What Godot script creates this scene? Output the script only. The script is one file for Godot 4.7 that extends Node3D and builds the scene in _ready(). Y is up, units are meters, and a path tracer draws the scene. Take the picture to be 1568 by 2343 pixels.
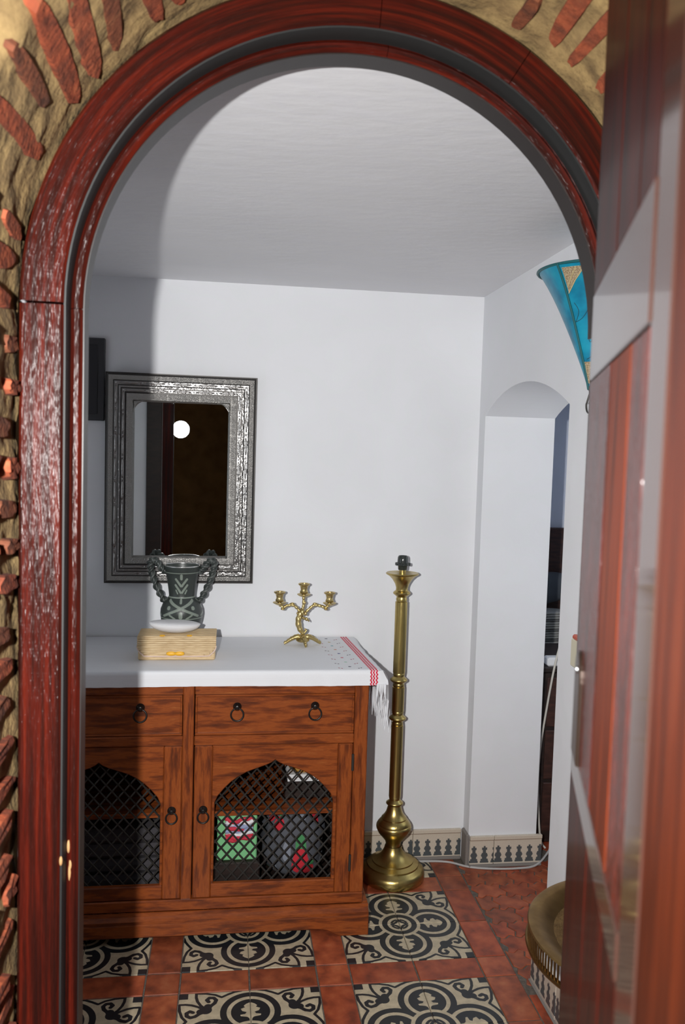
extends Node3D
# An arched mahogany doorway in a brick reveal, seen with a hand flash: a plastered room with a sheesham sideboard behind it.

# ---------------------------------------------------------------- helpers
var T := Transform3D()
var uvf: Callable
var nothing: Callable
var rng := RandomNumberGenerator.new()
var M := {}
var used := {}
var CAM := Vector3(0.20819, 1.54012, 2.42941)

func lin(r: float, g: float, b: float) -> Color:
	return Color(r, g, b).linear_to_srgb()

func mk() -> SurfaceTool:
	var st := SurfaceTool.new()
	st.begin(Mesh.PRIMITIVE_TRIANGLES)
	st.set_smooth_group(-1)
	return st

func v(st: SurfaceTool, p: Vector3, uv := Vector2(INF, 0)) -> void:
	if uv.x != INF:
		st.set_uv(uv)
	elif uvf.is_valid():
		st.set_uv(uvf.call(p))
	else:
		st.set_uv(Vector2(p.x, p.y))
	st.add_vertex(T * p)

func tri(st: SurfaceTool, a: Vector3, b: Vector3, c: Vector3) -> void:   # given counter-clockwise from outside
	v(st, a); v(st, c); v(st, b)

func quad(st: SurfaceTool, a: Vector3, b: Vector3, c: Vector3, d: Vector3) -> void:
	tri(st, a, b, c); tri(st, a, c, d)

func tri_out(st: SurfaceTool, a: Vector3, b: Vector3, c: Vector3, o: Vector3) -> void:
	if (b - a).cross(c - a).dot((a + b + c) / 3.0 - o) > 0.0:
		tri(st, a, b, c)
	else:
		tri(st, a, c, b)

func quad_out(st: SurfaceTool, a: Vector3, b: Vector3, c: Vector3, d: Vector3, o: Vector3) -> void:
	tri_out(st, a, b, c, o); tri_out(st, a, c, d, o)

func box(st: SurfaceTool, lo: Vector3, hi: Vector3, bev := 0.002) -> void:   # chamfered box
	st.set_smooth_group(-1)
	var c := (lo + hi) / 2.0
	var h := (hi - lo) / 2.0
	var b: float = minf(bev, minf(h.x, minf(h.y, h.z)) * 0.6)
	for s in [-1.0, 1.0]:
		quad_out(st, c + Vector3(s * h.x, -h.y + b, -h.z + b), c + Vector3(s * h.x, h.y - b, -h.z + b), c + Vector3(s * h.x, h.y - b, h.z - b), c + Vector3(s * h.x, -h.y + b, h.z - b), c)
		quad_out(st, c + Vector3(-h.x + b, s * h.y, -h.z + b), c + Vector3(h.x - b, s * h.y, -h.z + b), c + Vector3(h.x - b, s * h.y, h.z - b), c + Vector3(-h.x + b, s * h.y, h.z - b), c)
		quad_out(st, c + Vector3(-h.x + b, -h.y + b, s * h.z), c + Vector3(h.x - b, -h.y + b, s * h.z), c + Vector3(h.x - b, h.y - b, s * h.z), c + Vector3(-h.x + b, h.y - b, s * h.z), c)
		if b <= 0.0:
			continue
		for t in [-1.0, 1.0]:
			quad_out(st, c + Vector3(s * h.x, t * (h.y - b), -h.z + b), c + Vector3(s * (h.x - b), t * h.y, -h.z + b), c + Vector3(s * (h.x - b), t * h.y, h.z - b), c + Vector3(s * h.x, t * (h.y - b), h.z - b), c)
			quad_out(st, c + Vector3(s * h.x, -h.y + b, t * (h.z - b)), c + Vector3(s * (h.x - b), -h.y + b, t * h.z), c + Vector3(s * (h.x - b), h.y - b, t * h.z), c + Vector3(s * h.x, h.y - b, t * (h.z - b)), c)
			quad_out(st, c + Vector3(-h.x + b, s * h.y, t * (h.z - b)), c + Vector3(-h.x + b, s * (h.y - b), t * h.z), c + Vector3(h.x - b, s * (h.y - b), t * h.z), c + Vector3(h.x - b, s * h.y, t * (h.z - b)), c)
			for u in [-1.0, 1.0]:
				tri_out(st, c + Vector3(s * h.x, t * (h.y - b), u * (h.z - b)), c + Vector3(s * (h.x - b), t * h.y, u * (h.z - b)), c + Vector3(s * (h.x - b), t * (h.y - b), u * h.z), c)

func lathe(st: SurfaceTool, prof: Array, seg := 32, a0 := 0.0, a1 := TAU, vlo := 0.0, vhi := 1.0) -> void:   # prof: [r, y] from bottom to top on the outside
	var g := 1
	for i in prof.size() - 1:
		var p: Array = prof[i]
		var q: Array = prof[i + 1]
		if i > 0:
			var o: Array = prof[i - 1]
			var d1 := Vector2(p[0] - o[0], p[1] - o[1]).normalized()
			var d2 := Vector2(q[0] - p[0], q[1] - p[1]).normalized()
			if d1.dot(d2) < 0.75:
				g += 1
		st.set_smooth_group(g)
		for k in seg:
			var t0 := a0 + (a1 - a0) * k / seg
			var t1 := a0 + (a1 - a0) * (k + 1) / seg
			var va := (float(p[1]) - vlo) / (vhi - vlo)
			var vb := (float(q[1]) - vlo) / (vhi - vlo)
			var A := Vector3(p[0] * sin(t0), p[1], p[0] * cos(t0))
			var B := Vector3(p[0] * sin(t1), p[1], p[0] * cos(t1))
			var C := Vector3(q[0] * sin(t1), q[1], q[0] * cos(t1))
			var D := Vector3(q[0] * sin(t0), q[1], q[0] * cos(t0))
			var ua := t0 / TAU
			var ub := t1 / TAU
			if p[0] > 0.0001:
				v(st, A, Vector2(ua, va)); v(st, C, Vector2(ub, vb)); v(st, B, Vector2(ub, va))
			if q[0] > 0.0001:
				v(st, A, Vector2(ua, va)); v(st, D, Vector2(ua, vb)); v(st, C, Vector2(ub, vb))
	st.set_smooth_group(-1)

func tube(st: SurfaceTool, pts: Array, radii, seg := 8, flat := 1.0, smooth := true) -> void:
	var n := pts.size()
	var up := Vector3.UP
	var t0: Vector3 = (pts[1] - pts[0]).normalized()
	if absf(t0.dot(up)) > 0.9:
		up = Vector3.BACK
	var nn := (up - t0 * up.dot(t0)).normalized()
	var rings := []
	for i in n:
		var t: Vector3 = (pts[mini(i + 1, n - 1)] - pts[maxi(i - 1, 0)]).normalized()
		nn = (nn - t * nn.dot(t)).normalized()
		var bb := t.cross(nn)
		var r: float = radii[i] if radii is Array else radii
		var ring := []
		for k in seg:
			var a := TAU * k / seg
			ring.append(pts[i] + nn * cos(a) * r + bb * sin(a) * r * flat)
		rings.append(ring)
	st.set_smooth_group(1 if smooth else -1)
	for i in n - 1:
		for k in seg:
			var k1 := (k + 1) % seg
			quad(st, rings[i][k], rings[i][k1], rings[i + 1][k1], rings[i + 1][k])
	st.set_smooth_group(-1)
	for k in seg:
		var k1 := (k + 1) % seg
		tri(st, pts[0], rings[0][k1], rings[0][k])
		tri(st, pts[n - 1], rings[n - 1][k], rings[n - 1][k1])

func curve(ctrl: Array, n: int) -> Array:   # Catmull-Rom through the given points
	var out := []
	var m := ctrl.size()
	for i in n + 1:
		var f := float(i) / n * (m - 1)
		var k := mini(int(f), m - 2)
		var t := f - k
		var p0: Vector3 = ctrl[maxi(k - 1, 0)]
		var p1: Vector3 = ctrl[k]
		var p2: Vector3 = ctrl[k + 1]
		var p3: Vector3 = ctrl[mini(k + 2, m - 1)]
		out.append(p1.cubic_interpolate(p2, p0, p3, t))
	return out

func extrude(st: SurfaceTool, poly: PackedVector2Array, z0: float, z1: float, bev := 0.0) -> void:   # poly counter-clockwise in xy
	if Geometry2D.is_polygon_clockwise(poly):
		poly.reverse()
	var n := poly.size()
	st.set_smooth_group(-1)
	var inner := poly.duplicate()
	if bev > 0.0:
		for i in n:
			var e1 := (poly[i] - poly[(i + n - 1) % n]).normalized()
			var e2 := (poly[(i + 1) % n] - poly[i]).normalized()
			var n1 := Vector2(-e1.y, e1.x)
			var n2 := Vector2(-e2.y, e2.x)
			inner[i] = poly[i] + (n1 + n2) / maxf(0.35, 1.0 + n1.dot(n2)) * bev
	for i in n:
		var a := poly[i]
		var b := poly[(i + 1) % n]
		var zt := z1 - bev
		quad(st, Vector3(a.x, a.y, z0), Vector3(b.x, b.y, z0), Vector3(b.x, b.y, zt), Vector3(a.x, a.y, zt))
		if bev > 0.0:
			var c := inner[(i + 1) % n]
			var d := inner[i]
			quad(st, Vector3(a.x, a.y, zt), Vector3(b.x, b.y, zt), Vector3(c.x, c.y, z1), Vector3(d.x, d.y, z1))
	var ix := Geometry2D.triangulate_polygon(poly)
	for k in range(0, ix.size(), 3):
		var a := inner[ix[k]]
		var b := inner[ix[k + 1]]
		var c := inner[ix[k + 2]]
		if (b - a).cross(c - a) < 0.0:
			var s := b
			b = c
			c = s
		tri(st, Vector3(a.x, a.y, z1), Vector3(b.x, b.y, z1), Vector3(c.x, c.y, z1))
		a = poly[ix[k]]
		b = poly[ix[k + 1]]
		c = poly[ix[k + 2]]
		if (b - a).cross(c - a) < 0.0:
			var s := b
			b = c
			c = s
		tri(st, Vector3(a.x, a.y, z0), Vector3(c.x, c.y, z0), Vector3(b.x, b.y, z0))

func sweep(st: SurfaceTool, prof: Array, frames: Array, us: Array, smooth_along := true) -> void:   # prof: Vector2, counter-clockwise, placed in each frame's x and y
	var n := prof.size()
	var vs := [0.0]
	for j in n:
		vs.append(vs[j] + (prof[(j + 1) % n] - prof[j]).length())
	for j in n:
		st.set_smooth_group(j + 1 if smooth_along else -1)
		for i in frames.size() - 1:
			var a: Vector2 = prof[j]
			var b: Vector2 = prof[(j + 1) % n]
			var F: Transform3D = frames[i]
			var G: Transform3D = frames[i + 1]
			var A := F * Vector3(a.x, a.y, 0)
			var B := F * Vector3(b.x, b.y, 0)
			var C := G * Vector3(b.x, b.y, 0)
			var D := G * Vector3(a.x, a.y, 0)
			var ua := Vector2(us[i], vs[j])
			var ub := Vector2(us[i], vs[j + 1])
			var uc := Vector2(us[i + 1], vs[j + 1])
			var ud := Vector2(us[i + 1], vs[j])
			v(st, A, ua); v(st, C, uc); v(st, B, ub)
			v(st, A, ua); v(st, D, ud); v(st, C, uc)
	st.set_smooth_group(-1)
	var ix := Geometry2D.triangulate_polygon(PackedVector2Array(prof))
	for e in [0, frames.size() - 1]:
		var F: Transform3D = frames[e]
		for k in range(0, ix.size(), 3):
			var a: Vector2 = prof[ix[k]]
			var b: Vector2 = prof[ix[k + 1]]
			var c: Vector2 = prof[ix[k + 2]]
			if ((b - a).cross(c - a) < 0.0) != (e == 0):
				var s := b
				b = c
				c = s
			tri(st, F * Vector3(a.x, a.y, 0), F * Vector3(b.x, b.y, 0), F * Vector3(c.x, c.y, 0))

func grid(st: SurfaceTool, nx: int, ny: int, f: Callable, fu: Callable = nothing) -> void:
	st.set_smooth_group(1)
	var P := []
	for j in ny + 1:
		for i in nx + 1:
			P.append(f.call(float(i) / nx, float(j) / ny))
	for j in ny:
		for i in nx:
			var k := j * (nx + 1) + i
			var q := [k, k + 1, k + nx + 2, k + nx + 1]
			var w := [Vector2(float(i) / nx, float(j) / ny), Vector2(float(i + 1) / nx, float(j) / ny), Vector2(float(i + 1) / nx, float(j + 1) / ny), Vector2(float(i) / nx, float(j + 1) / ny)]
			for t in [0, 2, 1, 0, 3, 2]:
				v(st, P[q[t]], fu.call(w[t].x, w[t].y) if fu.is_valid() else w[t])
	st.set_smooth_group(-1)

func blob(st: SurfaceTool, c: Vector3, r: Vector3, nu := 12, nv := 8, squash := 1.0) -> void:
	st.set_smooth_group(1)
	var f := func(a: float, b: float) -> Vector3:
		var t := a * TAU
		var p := (b - 0.5) * PI
		var y := sin(p)
		y = signf(y) * pow(absf(y), squash)
		return c + Vector3(cos(p) * sin(t) * r.x, y * r.y, cos(p) * cos(t) * r.z)
	grid(st, nu, nv, f)

func done(st: SurfaceTool) -> ArrayMesh:
	st.generate_normals()
	return st.commit()

func obj(called: String, st: SurfaceTool, m: Material, parent: Node = null) -> MeshInstance3D:
	return inst(called, done(st), m, parent)

func inst(called: String, mesh: Mesh, m: Material, parent: Node = null) -> MeshInstance3D:
	var o := MeshInstance3D.new()
	o.name = numbered(called, parent)
	o.mesh = mesh
	o.material_override = m
	(parent if parent else self).add_child(o, true)
	return o

func numbered(called: String, parent: Node = null) -> String:
	var key := "%s/%s" % [parent.get_instance_id() if parent else 0, called]
	var n: int = used.get(key, 0)
	used[key] = n + 1
	return called if n == 0 else "%s_%03d" % [called, n]

func tag(o: Node3D, label: String, category: String, group := "", kind := "") -> Node3D:
	o.set_meta("label", label)
	o.set_meta("category", category)
	if group: o.set_meta("group", group)
	if kind: o.set_meta("kind", kind)
	return o

func thing(called: String, label: String, category: String, at := Vector3.ZERO, kind := "", group := "") -> Node3D:
	var o := Node3D.new()
	o.name = numbered(called)
	add_child(o, true)
	o.position = at
	return tag(o, label, category, group, kind)

# ---------------------------------------------------------------- materials
func noise_tex(freq: float, oct: int, s: int, ramp: Array, normal := 0.0, kind := FastNoiseLite.TYPE_SIMPLEX_SMOOTH, size := 512, warp := 0.0, fractal := FastNoiseLite.FRACTAL_FBM) -> NoiseTexture2D:
	var n := FastNoiseLite.new()
	n.seed = s
	n.noise_type = kind
	n.frequency = freq
	n.fractal_type = fractal
	n.fractal_octaves = oct
	if oct == 6:
		n.fractal_gain = 0.64
	if warp > 0.0:
		n.domain_warp_enabled = true
		n.domain_warp_amplitude = warp
		n.domain_warp_frequency = freq * 0.7
	var t := NoiseTexture2D.new()
	t.width = size
	t.height = size
	t.seamless = true
	t.noise = n
	if normal > 0.0:
		t.as_normal_map = true
		t.bump_strength = normal
	elif ramp.size():
		var g := Gradient.new()
		var offs := PackedFloat32Array()
		var cols := PackedColorArray()
		for r in ramp:
			offs.append(r[0])
			cols.append(r[1])
		g.offsets = offs
		g.colors = cols
		t.color_ramp = g
	return t

func mat(c: Color, rough := 0.6, metal := 0.0) -> StandardMaterial3D:
	var m := StandardMaterial3D.new()
	m.albedo_color = c
	m.roughness = rough
	m.metallic = metal
	return m

func grained(tex: Texture2D, nrm: Texture2D, scale: Vector3, rough: float, nscale := 0.5, coat := 0.0, coat_rough := 0.1) -> StandardMaterial3D:
	var m := mat(Color.WHITE, rough)
	m.albedo_texture = tex
	m.uv1_triplanar = true
	m.uv1_scale = scale
	if nrm:
		m.normal_enabled = true
		m.normal_texture = nrm
		m.normal_scale = nscale
	if coat > 0.0:
		m.clearcoat_enabled = true
		m.clearcoat = coat
		m.clearcoat_roughness = coat_rough
	return m

func seg_d(p: Vector2, a: Vector2, b: Vector2) -> float:
	var d := b - a
	var t := clampf((p - a).dot(d) / d.length_squared(), 0.0, 1.0)
	return p.distance_to(a + d * t)

func line_d(p: Vector2, pts: Array) -> float:
	var m := 9.0
	for i in pts.size() - 1:
		m = minf(m, seg_d(p, pts[i], pts[i + 1]))
	return m

func tile_image() -> ImageTexture:   # one quarter of the printed medallion, its centre at uv (0, 0)
	var S := 320
	var im := Image.create(S, S, false, Image.FORMAT_RGB8)
	var fl := FastNoiseLite.new()
	fl.frequency = 0.02
	fl.seed = 9
	var dark := lin(0.012, 0.014, 0.017)
	var cream := lin(0.46, 0.385, 0.265)
	var leafw := [[0.345, 0.015], [0.40, 0.022], [0.425, 0.05], [0.445, 0.135], [0.475, 0.145], [0.49, 0.075], [0.525, 0.055], [0.55, 0.115], [0.60, 0.135], [0.63, 0.075], [0.66, 0.095], [0.70, 0.06], [0.735, 0.0]]
	var petal := [Vector2(0.985, 0.74), Vector2(0.972, 0.62), Vector2(0.935, 0.49), Vector2(0.875, 0.40), Vector2(0.93, 0.31), Vector2(0.975, 0.22), Vector2(1.0, 0.12)]
	var stalk := [Vector2(0.64, 0.62), Vector2(0.72, 0.69), Vector2(0.81, 0.735), Vector2(0.90, 0.755), Vector2(1.0, 0.755)]
	var curl := [Vector2(0.66, 0.60), Vector2(0.70, 0.545), Vector2(0.755, 0.495), Vector2(0.82, 0.475), Vector2(0.87, 0.51), Vector2(0.875, 0.57), Vector2(0.83, 0.605), Vector2(0.79, 0.58)]
	for y in S:
		for x in S:
			var p := Vector2((x + 0.5) / S, (y + 0.5) / S)
			if p.y > p.x:
				p = Vector2(p.y, p.x)
			var r := p.length()
			var d := false
			if r < 0.345:
				d = (r > 0.2 and r < 0.288)
				if r < 0.15:
					var q := pow(p.x, 0.6) + pow(p.y, 0.6)
					d = r > 0.11 and r < 0.15 and p.y > 0.03 or (q < 0.40 and q > 0.27) 
			else:
				var dl := minf(p.distance_to(Vector2(0.53, 0)), p.distance_to(Vector2(0, 0.53)))
				if dl < 0.27:
					d = true
					for k in leafw.size() - 1:
						if p.x >= leafw[k][0] and p.x < leafw[k + 1][0]:
							var t: float = (p.x - leafw[k][0]) / (leafw[k + 1][0] - leafw[k][0])
							if p.y < lerpf(leafw[k][1], leafw[k + 1][1], t):
								d = false
				elif dl > 0.33 and dl < 0.42:
					d = true
				elif dl >= 0.42:
					d = (p.x > 0.87 and p.y > 0.87) or p.distance_to(Vector2(0.615, 0.615)) < 0.085 or p.distance_to(Vector2(0.685, 0.585)) < 0.058
					d = d or line_d(p, petal) < 0.020 or line_d(p, stalk) < 0.021 or line_d(p, curl) < 0.028
			var w := 1.0 + 0.12 * fl.get_noise_2d(x, y) + rng.randf_range(-0.05, 0.05)
			var c := dark if d else cream
			im.set_pixel(x, y, Color(c.r * w, c.g * w, c.b * w))
	return ImageTexture.create_from_image(im)

func base_image() -> ImageTexture:   # glazed skirting tile: a row of dark stepped figures
	var im := Image.create(320, 192, false, Image.FORMAT_RGB8)
	for y in 192:
		for x in 320:
			var u := fposmod(x / 320.0 * 4.6 + 0.1, 1.0) - 0.5
			var h := 1.0 - y / 192.0
			var c := lin(0.56, 0.49, 0.40)
			var w := -1.0
			if h > 0.14 and h < 0.20: w = 0.40
			elif h < 0.27: w = 0.34
			elif h < 0.33: w = 0.22
			elif h < 0.46: w = 0.33 - absf(h - 0.38) * 1.2
			elif h < 0.56: w = 0.15
			elif h < 0.64: w = 0.24
			elif h < 0.69: w = 0.09
			if h > 0.14 and absf(u) < w:
				c = lin(0.075, 0.085, 0.09)
			if h > 0.86 and h < 0.89:
				c = lin(0.25, 0.17, 0.12)
			if h < 0.10:
				c = lin(0.45, 0.40, 0.35)
			var k := 1.0 + rng.randf_range(-0.06, 0.06)
			im.set_pixel(x, y, Color(c.r * k, c.g * k, c.b * k))
	return ImageTexture.create_from_image(im)

func vase_image() -> ImageTexture:
	var W := 768
	var H := 512
	var im := Image.create(W, H, false, Image.FORMAT_RGB8)
	var strokes := []   # (arc metres from the front, height 0..1 of 0.282 m), half width
	for s in [-1.0, 1.0]:
		strokes += [[Vector2(s * 0.002, 0.755), Vector2(s * 0.020, 0.84), 0.0042], [Vector2(s * 0.003, 0.672), Vector2(s * 0.023, 0.765), 0.0042], [Vector2(s * 0.016, 0.66), Vector2(s * 0.022, 0.70), 0.003],
			[Vector2(s * 0.050, 0.385), Vector2(-s * 0.045, 0.575), 0.0042], [Vector2(s * 0.036, 0.480), Vector2(s * 0.036, 0.490), 0.0055], [Vector2(s * 0.016, 0.36), Vector2(s * 0.03, 0.40), 0.003]]
	strokes += [[Vector2(0, 0.89), Vector2(0, 0.845), 0.0045], [Vector2(0, 0.375), Vector2(0, 0.425), 0.005], [Vector2(0, 0.55), Vector2(0, 0.585), 0.004]]
	for y in H:
		var h := (y + 0.5) / H
		for x in W:
			var a := (fposmod((x + 0.5) / W * 3.0 + 0.5, 1.0) - 0.5) / 3.0 * TAU * 0.056
			var p := Vector2(a, h * 0.282)
			var lit := absf(h - 0.605) < 0.008 or absf(h - 0.352) < 0.006 or absf(h - 0.915) < 0.005
			if not lit:
				for s in strokes:
					if seg_d(p, Vector2(s[0].x, s[0].y * 0.282), Vector2(s[1].x, s[1].y * 0.282)) < s[2]:
						lit = true
						break
			var k := 1.0 + rng.randf_range(-0.08, 0.08)
			var c := lin(0.20, 0.235, 0.20) if lit else lin(0.030, 0.037, 0.034)
			im.set_pixel(x, y, Color(c.r * k, c.g * k, c.b * k))
	return ImageTexture.create_from_image(im)

func cloth_image() -> ImageTexture:   # u: metres from the red border's outer edge / 0.32, v: along the edge 0..0.53
	var W := 640
	var H := 640
	var im := Image.create(W, H, false, Image.FORMAT_RGB8)
	var white := lin(0.74, 0.75, 0.78)
	im.fill(white)
	var dots := [[0.030, lin(0.30, 0.04, 0.06)], [0.062, lin(0.05, 0.03, 0.05)], [0.098, lin(0.35, 0.04, 0.07)]]
	var bright := [lin(0.03, 0.03, 0.06), lin(0.45, 0.35, 0.1), lin(0.05, 0.3, 0.35), lin(0.6, 0.18, 0.08), lin(0.02, 0.03, 0.2), lin(0.5, 0.04, 0.08), lin(0.3, 0.55, 0.4)]
	for y in H:
		var t := y / float(H) * 0.53
		for x in W:
			var e := 0.32 - x / float(W) * 0.32
			var z := 0.0012 * (1.0 if fposmod(t, 0.012) < 0.006 else -1.0)
			var c := white
			for b in [0.0075, 0.0165, 0.0250]:
				if absf(e - b + z) < 0.0026:
					c = lin(0.60, 0.018, 0.05)
			if e > 0.045 and e < 0.15 and t < 0.47:
				for k in 8:
					var tz := 0.03 + 0.058 * k
					if absf(t - tz) < 0.0045 and absf(e - 0.085 + 0.002 * sin(k * 2.0)) < 0.0055 and absf(t - tz) + absf(e - 0.085) < 0.007:
						c = bright[k % 7]
					for q in 2:
						var ee: float = [0.055, 0.118][q]
						var g := absf(fposmod(e - ee + 0.5, 1.0) - 0.5)
						if g < 0.007 and absf(t - tz - 0.02 + (e - ee) * (0.6 if q else -0.6)) < 0.003 and g > 0.0016:
							c = dots[(k + q) % 3][1]
			var w := 1.0 + rng.randf_range(-0.015, 0.015)
			im.set_pixel(x, y, Color(c.r * w, c.g * w, c.b * w))
	return ImageTexture.create_from_image(im)

func red_print_image() -> ImageTexture:   # dark grey bag cloth printed with red fruit and green leaves
	var im := Image.create(256, 256, false, Image.FORMAT_RGB8)
	var spots := []
	for q in [[0.12, 0.72, 0.085, 0], [0.30, 0.66, 0.075, 1], [0.58, 0.40, 0.10, 0], [0.72, 0.30, 0.09, 1], [0.86, 0.68, 0.055, 0], [0.42, 0.48, 0.06, 2], [0.62, 0.74, 0.06, 2], [0.25, 0.36, 0.055, 2], [0.92, 0.42, 0.05, 2], [0.05, 0.22, 0.06, 0]]:
		spots.append([Vector2(q[0], q[1]), q[2], q[3]])
	for y in 256:
		for x in 256:
			var p := Vector2(x, y) / 256.0
			var c := lin(0.085, 0.09, 0.105)
			for s in spots:
				var d: Vector2 = (p - s[0])
				d.x = fposmod(d.x + 0.5, 1.0) - 0.5
				d.y = fposmod(d.y + 0.5, 1.0) - 0.5
				if s[2] < 2 and d.length() < s[1]:
					c = lin(0.55, 0.02, 0.035)
				elif s[2] < 2 and (d - Vector2(0, s[1])).length() < s[1] * 0.6:
					c = lin(0.06, 0.25, 0.09)
				elif s[2] == 2 and d.length() < s[1] * 0.8:
					c = lin(0.22, 0.24, 0.29)
			im.set_pixel(x, y, c)
	return ImageTexture.create_from_image(im)

func materials() -> void:
	var pl_n := noise_tex(0.012, 4, 3, [], 2.2, FastNoiseLite.TYPE_SIMPLEX_SMOOTH, 1024)
	var plaster := grained(noise_tex(0.006, 3, 4, [[0.0, lin(0.71, 0.72, 0.745)], [1.0, lin(0.75, 0.76, 0.79)]]), pl_n, Vector3.ONE * 0.7, 0.75, 0.3)
	M.plaster = plaster
	var rough_n := noise_tex(0.02, 5, 13, [], 4.0, FastNoiseLite.TYPE_SIMPLEX_SMOOTH, 1024)
	M.ceil = grained(noise_tex(0.006, 3, 5, [[0.0, lin(0.70, 0.70, 0.725)], [1.0, lin(0.735, 0.735, 0.76)]]), rough_n, Vector3(0.5, 1, 1.1), 0.6, 0.16)
	M.blue = grained(noise_tex(0.008, 3, 6, [[0.0, lin(0.62, 0.66, 0.76)], [1.0, lin(0.65, 0.69, 0.79)]]), pl_n, Vector3.ONE, 0.8, 0.3)
	M.hall = grained(noise_tex(0.01, 4, 7, [[0.0, lin(0.22, 0.15, 0.08)], [1.0, lin(0.33, 0.24, 0.13)]]), rough_n, Vector3.ONE, 0.9, 0.5)
	# varnished mahogany of frame and leaf
	var mah := noise_tex(0.010, 6, 21, [[0.0, lin(0.016, 0.006, 0.005)], [0.35, lin(0.030, 0.0075, 0.0055)], [0.55, lin(0.052, 0.0085, 0.0055)], [0.75, lin(0.085, 0.0115, 0.006)], [1.0, lin(0.115, 0.020, 0.009)]])
	var brush := noise_tex(0.03, 3, 22, [], 3.0)
	M.frame = grained(mah, noise_tex(0.13, 3, 23, [], 7.0), Vector3(0.4, 14, 1), 0.235, 0.5, 0.12, 0.16)
	M.frame.metallic_specular = 0.27
	M.frame.normal_scale = 0.16
	M.frame.albedo_color = Color(0.90, 0.82, 0.80)
	M.seal = mat(lin(0.010, 0.011, 0.011), 0.6)
	M.lining = mat(lin(0.016, 0.012, 0.011), 0.4)
	M.frame.uv1_triplanar = false
	var ripple := noise_tex(0.05, 3, 24, [], 5.0)
	M.leaf = grained(mah, brush, Vector3(10, 0.5, 10), 0.42, 0.3, 0.16, 0.12)
	M.leaf.metallic_specular = 0.16
	M.leaf.albedo_color = Color(0.75, 0.75, 0.75)
	M.leaf_rough = grained(mah, ripple, Vector3(12, 1.2, 12), 0.24, 1.6, 0.06, 0.10)
	M.leaf_rough.metallic_specular = 0.40
	var mah2 := noise_tex(0.010, 6, 25, [[0.0, lin(0.045, 0.014, 0.008)], [0.4, lin(0.11, 0.022, 0.009)], [0.7, lin(0.19, 0.034, 0.011)], [1.0, lin(0.24, 0.055, 0.018)]])
	M.leaf_red = grained(mah2, ripple, Vector3(10, 0.5, 10), 0.42, 0.25, 0.0)
	M.leaf_red.metallic_specular = 0.22
	M.leaf_red.albedo_color = Color(0.56, 0.56, 0.56)
	M.leaf_board = M.leaf_red.duplicate()
	M.leaf_board.albedo_color = Color(0.76, 0.76, 0.76)
	M.leaf_board.metallic_specular = 0.15
	M.leaf_smooth = mat(lin(0.035, 0.016, 0.012), 0.4)
	M.leaf_smooth.clearcoat_enabled = true
	M.leaf_smooth.clearcoat = 1.0
	M.leaf_smooth.clearcoat_roughness = 0.09
	M.leaf_smooth.metallic_specular = 0.1
	# sheesham of the sideboard
	var she := noise_tex(0.007, 6, 31, [[0.0, lin(0.07, 0.018, 0.007)], [0.3, lin(0.14, 0.032, 0.009)], [0.45, lin(0.21, 0.048, 0.011)], [0.6, lin(0.28, 0.068, 0.014)], [0.72, lin(0.23, 0.053, 0.012)], [1.0, lin(0.36, 0.11, 0.026)]], 0.0, FastNoiseLite.TYPE_SIMPLEX_SMOOTH, 1024, 40.0)
	var shn := noise_tex(0.03, 3, 32, [], 1.2)
	M.wood_x = grained(she, shn, Vector3(0.6, 4.2, 4.2), 0.42, 0.15, 0.25, 0.25)
	M.wood_y = grained(she, shn, Vector3(4.2, 0.6, 4.2), 0.42, 0.15, 0.25, 0.25)
	M.wood_x.metallic_specular = 0.3
	M.wood_y.metallic_specular = 0.3
	M.wood_y.uv1_offset = Vector3(0.37, 0.21, 0.5)
	M.wood_x2 = M.wood_x.duplicate()
	M.wood_x2.uv1_offset = Vector3(0.53, 0.67, 0.3)
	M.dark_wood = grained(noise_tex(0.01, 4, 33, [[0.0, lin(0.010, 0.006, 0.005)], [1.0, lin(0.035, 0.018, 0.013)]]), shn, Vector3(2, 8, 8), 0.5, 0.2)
	M.red_wood = grained(noise_tex(0.01, 4, 34, [[0.0, lin(0.02, 0.008, 0.006)], [1.0, lin(0.07, 0.026, 0.018)]]), shn, Vector3(2, 8, 8), 0.5, 0.2)
	M.iron = mat(lin(0.045, 0.042, 0.038), 0.45, 0.5)
	M.pull = mat(lin(0.030, 0.026, 0.024), 0.32, 0.7)
	# brass
	var bn := noise_tex(0.05, 3, 41, [], 0.7)
	M.brass = grained(noise_tex(0.01, 4, 42, [[0.0, lin(0.36, 0.27, 0.09)], [1.0, lin(0.54, 0.42, 0.165)]]), bn, Vector3(3, 0.5, 3), 0.30, 0.25)
	M.brass.metallic = 1.0
	M.gilt = mat(lin(0.55, 0.43, 0.19), 0.33, 1.0)
	M.gilt.normal_enabled = true
	M.gilt.normal_texture = noise_tex(0.03, 4, 43, [], 5.0)
	M.gilt.uv1_triplanar = true
	M.gilt.uv1_scale = Vector3.ONE * 12
	M.gilt.normal_scale = 0.7
	M.tray = grained(noise_tex(0.01, 4, 44, [[0.0, lin(0.19, 0.11, 0.04)], [1.0, lin(0.36, 0.23, 0.09)]]), bn, Vector3.ONE * 3, 0.42, 0.3)
	M.tray.metallic = 1.0
	M.engraved = M.tray.duplicate()
	M.engraved.normal_texture = noise_tex(0.06, 3, 45, [], 6.0)
	M.engraved.uv1_scale = Vector3.ONE * 7
	M.engraved.normal_scale = 1.0
	M.engraved.roughness = 0.5
	# embossed white metal of the mirror frame
	M.emboss = mat(lin(0.30, 0.29, 0.275), 0.34, 1.0)
	M.emboss.normal_enabled = true
	M.emboss.normal_texture = noise_tex(0.05, 3, 51, [], 8.0, FastNoiseLite.TYPE_SIMPLEX_SMOOTH, 512)
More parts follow.
